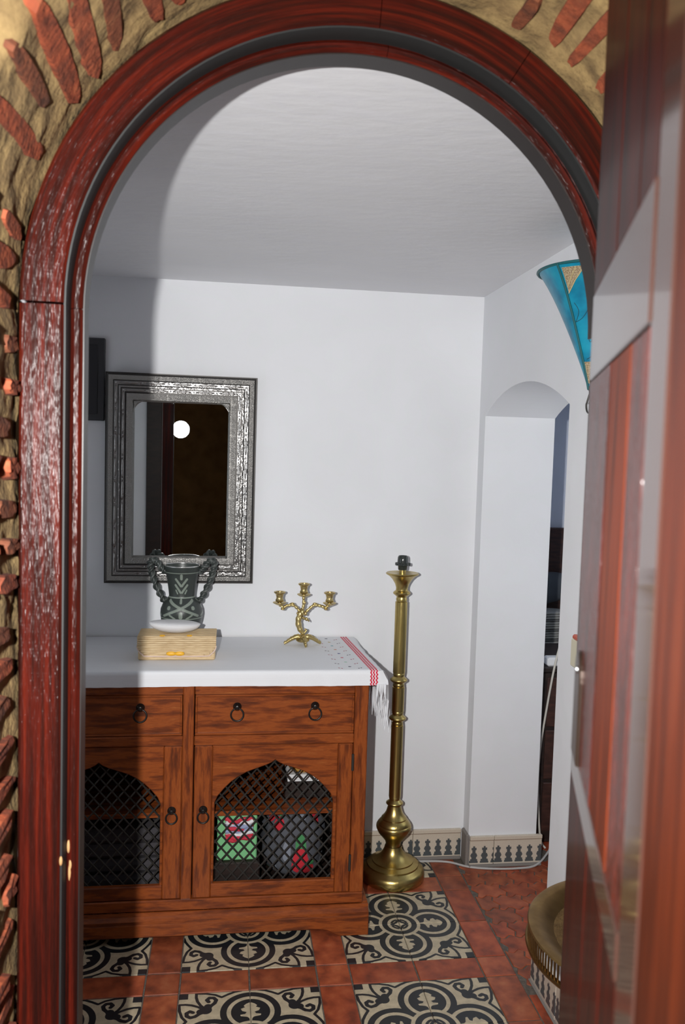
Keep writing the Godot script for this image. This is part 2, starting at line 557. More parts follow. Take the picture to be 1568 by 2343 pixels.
	M.emboss.uv1_triplanar = true
	M.emboss.uv1_scale = Vector3.ONE * 9
	M.emboss.normal_scale = 1.0
	M.emboss_dark = mat(lin(0.055, 0.052, 0.05), 0.45, 0.8)
	M.emboss_smooth = mat(lin(0.33, 0.32, 0.31), 0.3, 1.0)
	M.emboss_smooth.normal_enabled = true
	M.emboss_smooth.normal_texture = noise_tex(0.02, 3, 52, [], 4.0)
	M.emboss_smooth.uv1_triplanar = true
	M.emboss_smooth.uv1_scale = Vector3.ONE * 6
	M.mirror = mat(lin(0.80, 0.83, 0.82), 0.0, 1.0)
	M.pane = mat(Color(0.9, 0.95, 1.0, 0.06), 0.02)
	M.pane.transparency = BaseMaterial3D.TRANSPARENCY_ALPHA
	M.picture = mat(lin(0.028, 0.028, 0.032), 0.5)
	M.steel = mat(lin(0.5, 0.5, 0.5), 0.3, 1.0)
	# masonry
	var bt := noise_tex(0.02, 5, 61, [[0.0, lin(0.08, 0.025, 0.012)], [0.45, lin(0.21, 0.046, 0.017)], [0.7, lin(0.31, 0.068, 0.024)], [1.0, lin(0.34, 0.12, 0.05)]])
	var rn := noise_tex(0.03, 5, 62, [], 9.0, FastNoiseLite.TYPE_SIMPLEX_SMOOTH, 1024)
	M.brick = []
	for i in 4:
		var b := grained(bt, rn, Vector3.ONE * 2.6, 0.85, 0.5)
		b.uv1_offset = Vector3(0.31, 0.17, 0.43) * i
		b.albedo_color = [Color(1, 1, 1), Color(0.9, 0.86, 0.84), Color(1, 0.95, 0.9), Color(0.82, 0.9, 0.9)][i]
		M.brick.append(b)
	M.mortar = grained(noise_tex(0.012, 5, 63, [[0.0, lin(0.08, 0.05, 0.02)], [0.4, lin(0.18, 0.115, 0.047)], [0.6, lin(0.27, 0.18, 0.073)], [1.0, lin(0.38, 0.26, 0.105)]]), rn, Vector3.ONE * 2.8, 0.9, 0.45)
	# floor
	M.grout = grained(noise_tex(0.03, 4, 71, [[0.0, lin(0.07, 0.06, 0.05)], [1.0, lin(0.16, 0.13, 0.105)]]), rn, Vector3.ONE * 4, 0.9, 0.5)
	var tc := noise_tex(0.012, 5, 72, [[0.0, lin(0.15, 0.035, 0.017)], [0.4, lin(0.29, 0.062, 0.025)], [0.7, lin(0.38, 0.088, 0.034)], [1.0, lin(0.44, 0.13, 0.055)]])
	M.terra = []
	for i in 5:
		var t := grained(tc, pl_n, Vector3.ONE * 2.2, 0.42, 0.3)
		t.uv1_offset = Vector3(0.23, 0.11, 0.37) * i
		t.albedo_color = [Color(1, 1, 1), Color(0.93, 0.88, 0.86), Color(1, 0.93, 0.9), Color(0.88, 0.9, 0.9), Color(0.96, 1, 1)][i]
		M.terra.append(t)
	M.zell = mat(Color.WHITE, 0.40)
	M.zell.albedo_texture = tile_image()
	M.zell.texture_repeat = false
	M.skirt = mat(Color.WHITE, 0.35)
	M.skirt.albedo_texture = base_image()
	M.skirt.texture_repeat = false
	M.cement = mat(lin(0.20, 0.18, 0.165), 0.85)
	# textiles and small things
	M.cloth = mat(Color.WHITE, 0.9)
	M.cloth.albedo_texture = cloth_image()
	M.cloth.texture_repeat = false
	M.cloth_plain = mat(lin(0.74, 0.75, 0.78), 0.9)
	M.vase = mat(Color.WHITE, 0.38)
	M.vase.albedo_texture = vase_image()
	M.vase_plain = mat(lin(0.040, 0.048, 0.045), 0.4)
	M.vase_light = mat(lin(0.075, 0.085, 0.08), 0.42)
	M.bamboo = grained(noise_tex(0.02, 4, 81, [[0.0, lin(0.40, 0.26, 0.13)], [0.5, lin(0.62, 0.46, 0.26)], [1.0, lin(0.72, 0.57, 0.36)]]), shn, Vector3(2, 30, 30), 0.6, 0.2)
	M.bamboo_pale = mat(lin(0.66, 0.50, 0.42), 0.6)
	M.yellow = mat(lin(0.80, 0.42, 0.02), 0.45)
	M.white = mat(lin(0.72, 0.72, 0.74), 0.45)
	M.cream = mat(lin(0.60, 0.56, 0.42), 0.4)
	M.redplastic = mat(lin(0.45, 0.07, 0.03), 0.4)
	M.cord = mat(lin(0.42, 0.41, 0.40), 0.5)
	M.cord_pale = mat(lin(0.55, 0.52, 0.46), 0.5)
	M.teal = grained(noise_tex(0.008, 4, 91, [[0.0, lin(0.003, 0.10, 0.19)], [0.5, lin(0.006, 0.24, 0.38)], [1.0, lin(0.02, 0.34, 0.45)]]), null, Vector3.ONE * 4, 0.35)
	M.teal.backlight_enabled = true
	M.teal.backlight = Color(0.2, 0.3, 0.3)
	M.teal_dark = mat(lin(0.005, 0.09, 0.10), 0.45)
	M.henna = mat(lin(0.01, 0.03, 0.04), 0.6)
	M.mosaic = grained(noise_tex(0.15, 2, 92, [[0.0, lin(0.05, 0.03, 0.015)], [0.45, lin(0.25, 0.17, 0.09)], [0.55, lin(0.5, 0.42, 0.28)], [1.0, lin(0.6, 0.52, 0.38)]], 0.0, FastNoiseLite.TYPE_CELLULAR), null, Vector3.ONE * 6, 0.5)
	M.gold_line = mat(lin(0.55, 0.45, 0.22), 0.4)
	M.green_box = mat(lin(0.20, 0.52, 0.24), 0.5)
	M.fruit = mat(Color.WHITE, 0.8)
	M.fruit.albedo_texture = red_print_image()
	M.red_cloth = mat(lin(0.55, 0.03, 0.06), 0.8)
	M.blue_cloth = mat(lin(0.28, 0.33, 0.50), 0.8)
	M.ochre = mat(lin(0.40, 0.20, 0.035), 0.7)
	M.paper = mat(lin(0.75, 0.75, 0.76), 0.7)
	M.grey_cloth = mat(lin(0.075, 0.085, 0.10), 0.9)
	M.stripe = [mat(lin(0.30, 0.30, 0.29), 0.9), mat(lin(0.13, 0.13, 0.13), 0.9)]
	M.black = mat(lin(0.01, 0.01, 0.01), 0.5)
	M.bakelite = mat(lin(0.03, 0.035, 0.033), 0.18)

# ---------------------------------------------------------------- scene
func _ready() -> void:
	rng.seed = 7
	camera_and_light()
	materials()
	shell()
	floor_tiles()
	skirting()
	brick_arch()
	door_frame()
	door_leaf()
	sideboard()
	sideboard_contents()
	tablecloth()
	wall_mirror()
	picture()
	vase()
	bamboo_box()
	candelabra()
	floor_lamp()
	wall_lamp()
	light_switch()
	cable()
	tray_table()
	bedroom()

func camera_and_light() -> void:
	var cam := Camera3D.new()
	cam.name = "camera"
	add_child(cam)
	cam.transform = Transform3D(Basis(Vector3(0.9905404, 0.02944753, 0.13402446), Vector3(-0.02015328, 0.99733051, -0.07018333), Vector3(-0.13573341, 0.06681839, 0.98848963)).orthonormalized(), CAM)
	var at := CameraAttributesPhysical.new()
	at.frustum_focal_length = 28.77
	at.frustum_focus_distance = 2.5
	at.exposure_aperture = 6.3
	at.frustum_near = 0.05
	at.frustum_far = 60.0
	cam.attributes = at
	cam.fov = 62.66
	cam.near = 0.05
	cam.far = 60.0
	cam.current = true
	var we := WorldEnvironment.new()
	we.name = "environment"
	var e := Environment.new()
	e.background_mode = Environment.BG_COLOR
	e.background_color = lin(0.86, 0.93, 1.0)
	e.background_energy_multiplier = 1.7
	e.tonemap_mode = Environment.TONE_MAPPER_LINEAR
	e.tonemap_exposure = 1.0
	e.sdfgi_enabled = true
	e.ssao_enabled = true
	e.ssil_enabled = true
	we.environment = e
	add_child(we)
	# the photographer's flash, held left of the lens
	var b := cam.transform.basis
	var head := CAM - b.x * 0.164 + b.y * 0.04
	var spot := SpotLight3D.new()
	spot.name = "flash_light"
	spot.light_color = Color(1, 0.995, 0.985)
	spot.light_energy = 6.0
	spot.spot_angle = 61.0
	spot.spot_angle_attenuation = 1.0
	spot.spot_range = 12.0
	spot.spot_attenuation = 2.0
	spot.light_size = 0.013
	spot.shadow_enabled = true
	add_child(spot)
	spot.transform = Transform3D(b * Basis(Vector3.RIGHT, deg_to_rad(-9.0)), head)
	var f := thing("camera_flash", "black hand flash with a round white lit lens, left of the viewpoint", "flash", head + b.z * 0.03)
	f.basis = b
	var st := mk()
	T = Transform3D(Basis(Vector3.RIGHT, -PI / 2), Vector3.ZERO)
	lathe(st, [[0.0, -0.09], [0.030, -0.09], [0.034, -0.04], [0.062, -0.012], [0.066, 0.0], [0.060, 0.001]], 24)
	obj("housing", st, mat(lin(0.01, 0.01, 0.01), 0.5), f)
	st = mk()
	lathe(st, [[0.060, -0.001], [0.046, 0.002], [0.02, 0.003], [0.0, 0.0035]], 24)
	var glow := mat(Color.WHITE, 0.5)
	glow.emission_enabled = true
	glow.emission = Color.WHITE
	glow.emission_energy_multiplier = 30.0
	obj("lens", st, glow, f)
	T = Transform3D()

func wall_box(called: String, lo: Vector3, hi: Vector3, m: Material, label: String, cat := "wall") -> MeshInstance3D:
	var st := mk()
	box(st, lo, hi, 0.0)
	var o := obj(called, st, m)
	tag(o, label, cat, "", "structure")
	return o

func window_wall(called: String, at: Transform3D, xa: float, xb: float, h: float, thick: float, m: Material, label: String, win: String, wlabel: String, size: Vector2, sill: float) -> void:
	# a wall from xa to xb with a window opening centred on x = 0; local z is its thickness
	var st := mk()
	T = at
	var hw := size.x / 2.0
	box(st, Vector3(xa, -0.02, 0), Vector3(-hw, h, thick), 0.0)
	box(st, Vector3(hw, -0.02, 0), Vector3(xb, h, thick), 0.0)
	box(st, Vector3(-hw, -0.02, 0), Vector3(hw, sill, thick), 0.0)
	box(st, Vector3(-hw, sill + size.y, 0), Vector3(hw, h, thick), 0.0)
	tag(obj(called, st, m), label, "wall", "", "structure")
	T = Transform3D()
	var w := thing(win, wlabel, "window", Vector3.ZERO, "structure")
	w.transform = at * Transform3D(Basis(), Vector3(0, sill, thick * 0.4))
	st = mk()
	box(st, Vector3(-hw, 0, 0), Vector3(-hw + 0.04, size.y, 0.04), 0.003)
	box(st, Vector3(hw - 0.04, 0, 0), Vector3(hw, size.y, 0.04), 0.003)
	box(st, Vector3(-hw + 0.04, 0, 0), Vector3(hw - 0.04, 0.04, 0.04), 0.003)
	box(st, Vector3(-hw + 0.04, size.y - 0.04, 0), Vector3(hw - 0.04, size.y, 0.04), 0.003)
	obj("window_frame", st, M.red_wood, w)
	st = mk()
	box(st, Vector3(-0.012, 0.04, 0.005), Vector3(0.012, size.y - 0.04, 0.035), 0.003)
	obj("mullion", st, M.red_wood, w)
	for s in [-1.0, 1.0]:
		st = mk()
		box(st, Vector3(minf(s * 0.012, s * (hw - 0.04)), 0.04, 0.018), Vector3(maxf(s * 0.012, s * (hw - 0.04)), size.y - 0.04, 0.021), 0.0)
		obj("pane", st, M.pane, w)

func arc_pts(cx: float, cy: float, r: float, a0: float, a1: float, n: int) -> PackedVector2Array:
	var out := PackedVector2Array()
	for i in n + 1:
		var a := lerpf(a0, a1, float(i) / n)
		out.append(Vector2(cx + cos(a) * r, cy + sin(a) * r))
	return out

func shell() -> void:
	wall_box("wall_back", Vector3(-1.05, -0.02, -0.80), Vector3(1.405, 2.30, -0.641), M.plaster, "white plastered wall behind the sideboard, mirror and floor lamp")
	window_wall("wall_left", Transform3D(Basis(Vector3(0, 0, -1), Vector3.UP, Vector3(1, 0, 0)), Vector3(-1.05, 0, 0.22)), -0.93, 0.861, 2.30, 0.13, M.plaster, "white plastered left wall with a window, hidden behind the door frame", "window_1", "wooden casement window in the left wall of the room", Vector2(0.95, 0.95), 0.80)
	wall_box("ceiling", Vector3(-1.05, 2.142, -0.80), Vector3(1.75, 2.30, 1.149), M.ceil, "low white ceiling of trowelled plaster over the sideboard room", "ceiling")
	# right wall with its low arched passage; drawn in (z, y) and extruded along x
	var zc := -0.185
	var hw := 0.385
	var rise := 0.092
	var R := (hw * hw + rise * rise) / (2.0 * rise)
	var half := asin(hw / R)
	var poly := PackedVector2Array([Vector2(-0.641, -0.02), Vector2(-0.641, 2.142), Vector2(0.45, 2.142), Vector2(0.45, -0.02), Vector2(zc + hw, -0.02)])
	poly.append_array(arc_pts(zc, 1.70 + rise - R, R, PI / 2 - half, PI / 2 + half, 24))
	poly.append(Vector2(zc - hw, -0.02))
	var st := mk()
	# local x runs along -z of the world, local z along +x... so mirror the outline first
	var q := PackedVector2Array()
	for p in poly:
		q.append(Vector2(-p.x, p.y))
	T = Transform3D(Basis(Vector3(0, 0, -1), Vector3.UP, Vector3(1, 0, 0)), Vector3.ZERO)
	extrude(st, q, 1.138, 1.405, 0.0)
	T = Transform3D()
	tag(obj("wall_right", st, M.plaster), "white plastered right wall with a low arched passage to the bedroom", "wall", "", "structure")
	wall_box("wall_recess", Vector3(1.405, -0.02, 0.12), Vector3(1.55, 2.142, 1.15), M.plaster, "white wall at the back of the recess beside the passage")
	# front wall of the room: the doorway opening
	st = mk()
	poly = PackedVector2Array([Vector2(-0.92, -0.02), Vector2(-0.060, -0.02)])
	poly.append_array(arc_pts(0.385, 1.735, 0.445, PI, 0.0, 40))
	poly.append_array(PackedVector2Array([Vector2(0.830, -0.02), Vector2(1.405, -0.02), Vector2(1.405, 2.28), Vector2(-0.92, 2.28)]))
	extrude(st, poly, 1.08, 1.15)
	tag(obj("wall_front", st, M.plaster), "white plastered room side of the doorway wall, around the arch", "wall", "", "structure")
	# hall on the near side
	wall_box("wall_hall_left", Vector3(-1.3, -0.02, 1.50), Vector3(-1.2, 2.7, 4.4), M.hall, "ochre plastered left wall of the entrance hall")
	wall_box("wall_hall_right", Vector3(1.7, -0.02, 1.50), Vector3(1.8, 2.7, 4.4), M.hall, "ochre plastered right wall of the entrance hall")
	wall_box("wall_hall_back", Vector3(-1.3, -0.02, 4.4), Vector3(1.8, 2.7, 4.5), M.hall, "ochre plastered wall of the hall behind the viewpoint")
	wall_box("ceiling_hall", Vector3(-1.3, 2.7, 1.15), Vector3(1.8, 2.8, 4.5), M.hall, "plastered ceiling of the entrance hall", "ceiling")
	# bedroom beyond the passage
	wall_box("wall_bedroom_back", Vector3(1.2, -0.02, -1.80), Vector3(2.1, 2.30, -1.69), M.blue, "grey-blue painted bedroom wall behind the dark headboard")
	window_wall("wall_bedroom_right", Transform3D(Basis(Vector3(0, 0, -1), Vector3.UP, Vector3(1, 0, 0)), Vector3(1.95, 0, -0.55)), -0.67, 1.14, 2.30, 0.13, M.blue, "grey-blue painted right wall of the bedroom with a window, seen through the passage", "window_2", "wooden casement window of the bedroom", Vector2(1.05, 1.25), 0.75)
	wall_box("wall_bedroom_left", Vector3(1.2, -0.02, -1.69), Vector3(1.405, 2.30, -0.80), M.blue, "grey-blue painted left wall of the bedroom")
	wall_box("wall_bedroom_near", Vector3(1.55, -0.02, 0.12), Vector3(2.1, 2.30, 0.25), M.blue, "grey-blue painted near wall of the bedroom")
	wall_box("ceiling_bedroom", Vector3(1.2, 2.30, -1.80), Vector3(2.1, 2.40, 0.25), M.plaster, "white bedroom ceiling beyond the passage", "ceiling")

func tile(fl: Node3D, x0: float, x1: float, z0: float, z1: float, m: Material, gap := 0.0015, lift := 0.0) -> void:
	var st := mk()
	box(st, Vector3(x0 + gap, -0.012, z0 + gap), Vector3(x1 - gap, lift, z1 - gap), 0.0016)
	obj("tile", st, m, fl)

func floor_tiles() -> void:
	var st := mk()
	box(st, Vector3(-1.3, -0.12, -1.80), Vector3(2.1, -0.0028, 4.5), 0.0)
	var fl := obj("floor", st, M.grout)
	tag(fl, "tiled floor of black and cream medallion tiles between terracotta strips", "floor", "", "structure")
	var us := [-1.0, -0.9, -0.5, -0.4, 0.0, 0.1, 0.5, 0.6, 1.0, 1.1]   # strip edges across
	var vs := [-1.0, -0.9, -0.5, -0.4, 0.0, 0.1, 0.5, 0.6, 1.0, 1.1]
	for i in range(0, 9):
		for j in range(0, 9):
			var x0: float = maxf(us[i], -0.92)
			var x1: float = us[i + 1]
			var z0: float = maxf(vs[j], -0.641)
			var z1: float = vs[j + 1]
			if z1 <= -0.64:
				continue
			var wide_x := i % 2 == 1
			var wide_z := j % 2 == 1
			if not wide_x and not wide_z:
				tile(fl, x0, x1, z0, z1, M.terra[rng.randi() % 5], 0.0025)
			elif wide_x and not wide_z:
				var mid: float = (us[i] + us[i + 1]) / 2.0
				tile(fl, x0, mid, z0, z1, M.terra[rng.randi() % 5], 0.0025)
				tile(fl, mid, x1, z0, z1, M.terra[rng.randi() % 5], 0.0025)
			elif not wide_x:
				var mid: float = (vs[j] + vs[j + 1]) / 2.0
				if z0 < mid - 0.01:
					tile(fl, x0, x1, z0, mid, M.terra[rng.randi() % 5], 0.0025)
				tile(fl, x0, x1, maxf(mid, z0), z1, M.terra[rng.randi() % 5], 0.0025)
			else:
				var cx: float = (us[i] + us[i + 1]) / 2.0
				var cz: float = (vs[j] + vs[j + 1]) / 2.0
				uvf = func(p: Vector3) -> Vector2: return Vector2(absf(p.x - cx) / 0.2, absf(p.z - cz) / 0.2)
				for a in 2:
					for b in 2:
						var ax: float = us[i] if a == 0 else cx
						var az: float = vs[j] if b == 0 else cz
						if az + 0.2 < z0 + 0.005:
							continue
						tile(fl, maxf(ax, -0.92), ax + 0.2, maxf(az, z0), az + 0.2, M.zell, 0.0009)
				uvf = nothing
	# interlocking terracotta pieces in the passage
	for j in range(-20, 4):
		for i in range(-1, 8):
			var w := 0.108
			var d := 0.082
			var cx := 1.165 + i * w + (w / 2 if j % 2 != 0 else 0.0)
			var cz := -0.06 + j * d
			if cz > 0.17 or cx > 1.90 or cx < 1.06 or cz < -1.6 or (cz < -0.60 and cx < 1.46):
				continue
			var p := PackedVector2Array()
			var hh := d * 0.5 - 0.002
			var hx := w * 0.5 - 0.002
			for k in 13:
				var t := k / 12.0
				p.append(Vector2(lerpf(-hx, hx, t), -hh - sin(t * TAU * 2.0) * 0.009))
			p.append(Vector2(hx + 0.009, -hh * 0.35))
			p.append(Vector2(hx - 0.009, hh * 0.35))
			for k in 13:
				var t := 1.0 - k / 12.0
				p.append(Vector2(lerpf(-hx, hx, t), hh - sin(t * TAU * 2.0) * 0.009))
			p.append(Vector2(-hx - 0.009, hh * 0.35))
			p.append(Vector2(-hx + 0.009, -hh * 0.35))
			for k in p.size():
				p[k].x += cx
			var cut := Geometry2D.intersect_polygons(p, PackedVector2Array([Vector2(1.1035, -0.3), Vector2(2.5, -0.3), Vector2(2.5, 0.3), Vector2(1.1035, 0.3)]))
			if cut.is_empty():
				continue
			p = cut[0]
			var s2 := mk()
			T = Transform3D(Basis(Vector3(1, 0, 0), Vector3(0, 0, -1), Vector3(0, 1, 0)), Vector3(0, -0.012, cz))
			extrude(s2, p, 0.0, 0.012 + rng.randf_range(-0.0012, 0.0012), 0.0016)
			T = Transform3D()
			obj("tile", s2, M.terra[rng.randi() % 5], fl)
	# border strip along the right wall foot, beside the pillar
	for k in 4:
		tile(fl, 1.10, 1.138, 0.19 + k * 0.2, 0.39 + k * 0.2, M.terra[(k + 2) % 5], 0.002, -0.001)
	# hall floor: plain terracotta squares
	for i in 13:
		for j in 8:
			tile(fl, -1.2 + i * 0.22, -0.98 + i * 0.22, 1.16 + j * 0.4, 1.56 + j * 0.4, M.terra[(i * 3 + j) % 5], 0.003)

func skirt_piece(b: Node3D, o: Vector3, turn: float, w: float, frac := 1.0) -> void:
	var st := mk()
	T = Transform3D(Basis(Vector3.UP, turn), o)
	uvf = func(p: Vector3) -> Vector2: return Vector2(p.x / 0.19, 1.0 - p.y / 0.118)
	box(st, Vector3(0.0008, 0.0, -0.002), Vector3(w * frac - 0.0008, 0.118, 0.0095), 0.002)
	box(st, Vector3(0.0008, 0.104, 0.008), Vector3(w * frac - 0.0008, 0.1185, 0.0125), 0.002)
	uvf = nothing
	T = Transform3D()
	obj("tile", st, M.skirt, b)

func skirting() -> void:
	var b := thing("baseboard_back", "skirting of cream tiles with dark stepped figures along the back wall", "baseboard", Vector3.ZERO, "structure")
	for k in 6:
		skirt_piece(b, Vector3(1.128 - (k + 1) * 0.19, 0.0, -0.640), 0.0, 0.19)
	var st := mk()
	box(st, Vector3(0.0, -0.001, -0.640), Vector3(1.128, 0.012, -0.622), 0.004)
	obj("cement_bead", st, M.cement, b)
	b = thing("baseboard_passage", "skirting of cream figured tiles inside the arched passage", "baseboard", Vector3.ZERO, "structure")
	skirt_piece(b, Vector3(1.142, 0.0, -0.569), 0.0, 0.19, 0.5)
	skirt_piece(b, Vector3(1.237, 0.0, -0.569), 0.0, 0.19)
	st = mk()
	box(st, Vector3(1.138, -0.001, -0.569), Vector3(1.425, 0.010, -0.550), 0.004)
	obj("cement_bead", st, M.cement, b)
	st = mk()
	box(st, Vector3(1.128, 0.0, -0.63), Vector3(1.141, 0.125, -0.562), 0.004)
	obj("corner_bead", st, M.cement, b)
	b = thing("baseboard_right", "skirting of cream figured tiles at the foot of the right wall, under the tray", "baseboard", Vector3.ZERO, "structure")
	for k in 2:
		var s2 := mk()
		T = Transform3D(Basis(Vector3(0, 0, 1), Vector3.UP, Vector3(-1, 0, 0)), Vector3(1.139, 0, 0.125 + k * 0.19))
		uvf = func(p: Vector3) -> Vector2: return Vector2(p.x / 0.19, 1.0 - p.y / 0.118)
		box(s2, Vector3(0.0008, 0.0, -0.002), Vector3(0.1892, 0.118, 0.0095), 0.002)
		box(s2, Vector3(0.0008, 0.104, 0.008), Vector3(0.1892, 0.1185, 0.0125), 0.002)
		uvf = nothing
		T = Transform3D()
		obj("tile", s2, M.skirt, b)
	st = mk()
	box(st, Vector3(1.124, -0.001, 0.125), Vector3(1.138, 0.005, 0.505), 0.004)
	obj("cement_bead", st, M.cement, b)

# the brick reveal round the frame
const AX := 0.385
const AY := 1.735
const AR := 0.466

func reveal(s: float, z: float, h: float) -> Vector3:   # s along the profile, h inward
	var arc := PI * AR
	if s < AY:
		return Vector3(AX - AR + h, s, z)
	if s < AY + arc:
		var a := PI - (s - AY) / AR
		return Vector3(AX + cos(a) * (AR - h), AY + sin(a) * (AR - h), z)
	return Vector3(AX + AR - h, AY - (s - AY - arc), z)

func brick_arch() -> void:
	var st := mk()
	# the body of the wall
	var poly := PackedVector2Array([Vector2(-1.3, -0.02), Vector2(AX - AR - 0.02, -0.02)])
	poly.append_array(arc_pts(AX, AY, AR + 0.02, PI, 0.0, 36))
	poly.append_array(PackedVector2Array([Vector2(AX + AR + 0.02, -0.02), Vector2(1.8, -0.02), Vector2(1.8, 2.7), Vector2(-1.3, 2.7)]))
	extrude(st, poly, 1.15, 1.495)
	var n1 := FastNoiseLite.new()
	n1.frequency = 9.0
	n1.fractal_octaves = 4
	n1.seed = 5
	var n2 := FastNoiseLite.new()
	n2.frequency = 34.0
	n2.seed = 6
	n2.fractal_octaves = 3
	var L := AY * 2 + PI * AR
	var f := func(a: float, b: float) -> Vector3:
		var s := a * L
		var z := lerpf(1.20, 1.50, b)
		var h := n1.get_noise_3d(s, z * 0.8, 0) * 0.010 + n2.get_noise_3d(s, z, 3) * 0.0025 - 0.002
		if b > 0.93:
			h -= 0.02 * (b - 0.93) / 0.07
		return reveal(s, z, h)
	# inward face: run s so that the surface looks into the opening
	grid(st, 420, 34, f, func(a: float, b: float) -> Vector2: return Vector2(a * L, b))
	var w := obj("wall_entry", st, M.mortar)
	tag(w, "old brick and sandy mortar reveal around the arched door frame", "wall", "", "structure")
	var s := 0.03
	var row := 0
	while s < L - 0.03:
		var on_arc := s > AY - 0.02 and s < AY + PI * AR + 0.02
		var pitch := 0.048 if on_arc else 0.053
		var cuts := [[1.24, 1.495]]
		var pick := rng.randi() % 7
		if pick == 1: cuts = [[1.235, 1.33], [1.355, 1.495]]
		elif pick == 2: cuts = [[1.232, 1.295], [1.32, 1.495]]
		elif pick == 3: cuts = [[1.26, 1.47]]
		elif pick == 4: cuts = [[1.232, 1.42]]
		for c in cuts:
			if on_arc and rng.randf() < 0.06:
				continue
			brick(w, s + rng.randf_range(-0.004, 0.004), (c[0] + c[1]) / 2.0, rng.randf_range(0.0105, 0.017), (c[1] - c[0]) / 2.0 * rng.randf_range(0.85, 1.0), on_arc)
		s += pitch
		row += 1

func brick(w: Node3D, s: float, z: float, hs: float, hz: float, on_arc: bool) -> void:
	var n := 16
	var ph := rng.randf() * TAU
	var skew := rng.randf_range(-0.10, 0.10)
	var lift := rng.randf_range(0.002, 0.005) if on_arc else rng.randf_range(0.004, 0.009)
	var ring := []
	for k in n:
		var a := TAU * k / n
		var ca := signf(cos(a)) * pow(absf(cos(a)), 0.55)
		var sa := signf(sin(a)) * pow(absf(sin(a)), 0.7)
		var j := 1.0 + 0.10 * sin(3.0 * a + ph) + rng.randf_range(-0.09, 0.09)
		ring.append(Vector2(sa * hs * j + ca * hz * skew, ca * hz * (1.0 + rng.randf_range(-0.05, 0.05))))
	var st := mk()
	st.set_smooth_group(1)
	var c := reveal(s, z, lift * 1.05)
	for k in n:
		var p: Vector2 = ring[k]
		var q: Vector2 = ring[(k + 1) % n]
		var zf := func(x: float) -> float: return clampf(x, 1.232, 1.497)
		var P0 := reveal(s + p.x, zf.call(z + p.y), -0.012)
		var Q0 := reveal(s + q.x, zf.call(z + q.y), -0.012)
		var lp := lift * (1.0 + 0.25 * sin(k * 1.7 + ph))
		var lq := lift * (1.0 + 0.25 * sin(((k + 1) % n) * 1.7 + ph))
		var P1 := reveal(s + p.x * 0.82, zf.call(z + p.y * 0.94), lp)
		var Q1 := reveal(s + q.x * 0.82, zf.call(z + q.y * 0.94), lq)
		var o := reveal(s, z, -0.03)
		st.set_smooth_group(-1)
		quad_out(st, P0, Q0, Q1, P1, o)
		st.set_smooth_group(2)
		tri_out(st, P1, Q1, c, o)
	obj("brick", st, M.brick[rng.randi() % 4], w)

# ---------------------------------------------------------------- door frame and leaf
func arc_frames(a0: float, a1: float, n: int, us: Array) -> Array:
	var fr := []
	for i in n + 1:
		var a := lerpf(a0, a1, float(i) / n)
		# x: outward from the arch centre, y: world z (towards the viewer), z: along the path
		var ex := Vector3(cos(a), sin(a), 0)
		fr.append(Transform3D(Basis(ex, Vector3(0, 0, 1), ex.cross(Vector3(0, 0, 1))), Vector3(AX, AY, 0)))
		us.append(a * 0.43)
	return fr

func post_frames(side: float, y0: float, y1: float, us: Array) -> Array:
	var ex := Vector3(side, 0, 0)
	var ez := ex.cross(Vector3(0, 0, 1))
	var fr := []
	var ys := [y0, y1]
	if ez.y < 0.0:
		ys = [y1, y0]
	for y in ys:
		fr.append(Transform3D(Basis(ex, Vector3(0, 0, 1), ez), Vector3(AX, y, 0)))
		us.append(y + side * 3.0)
	return fr

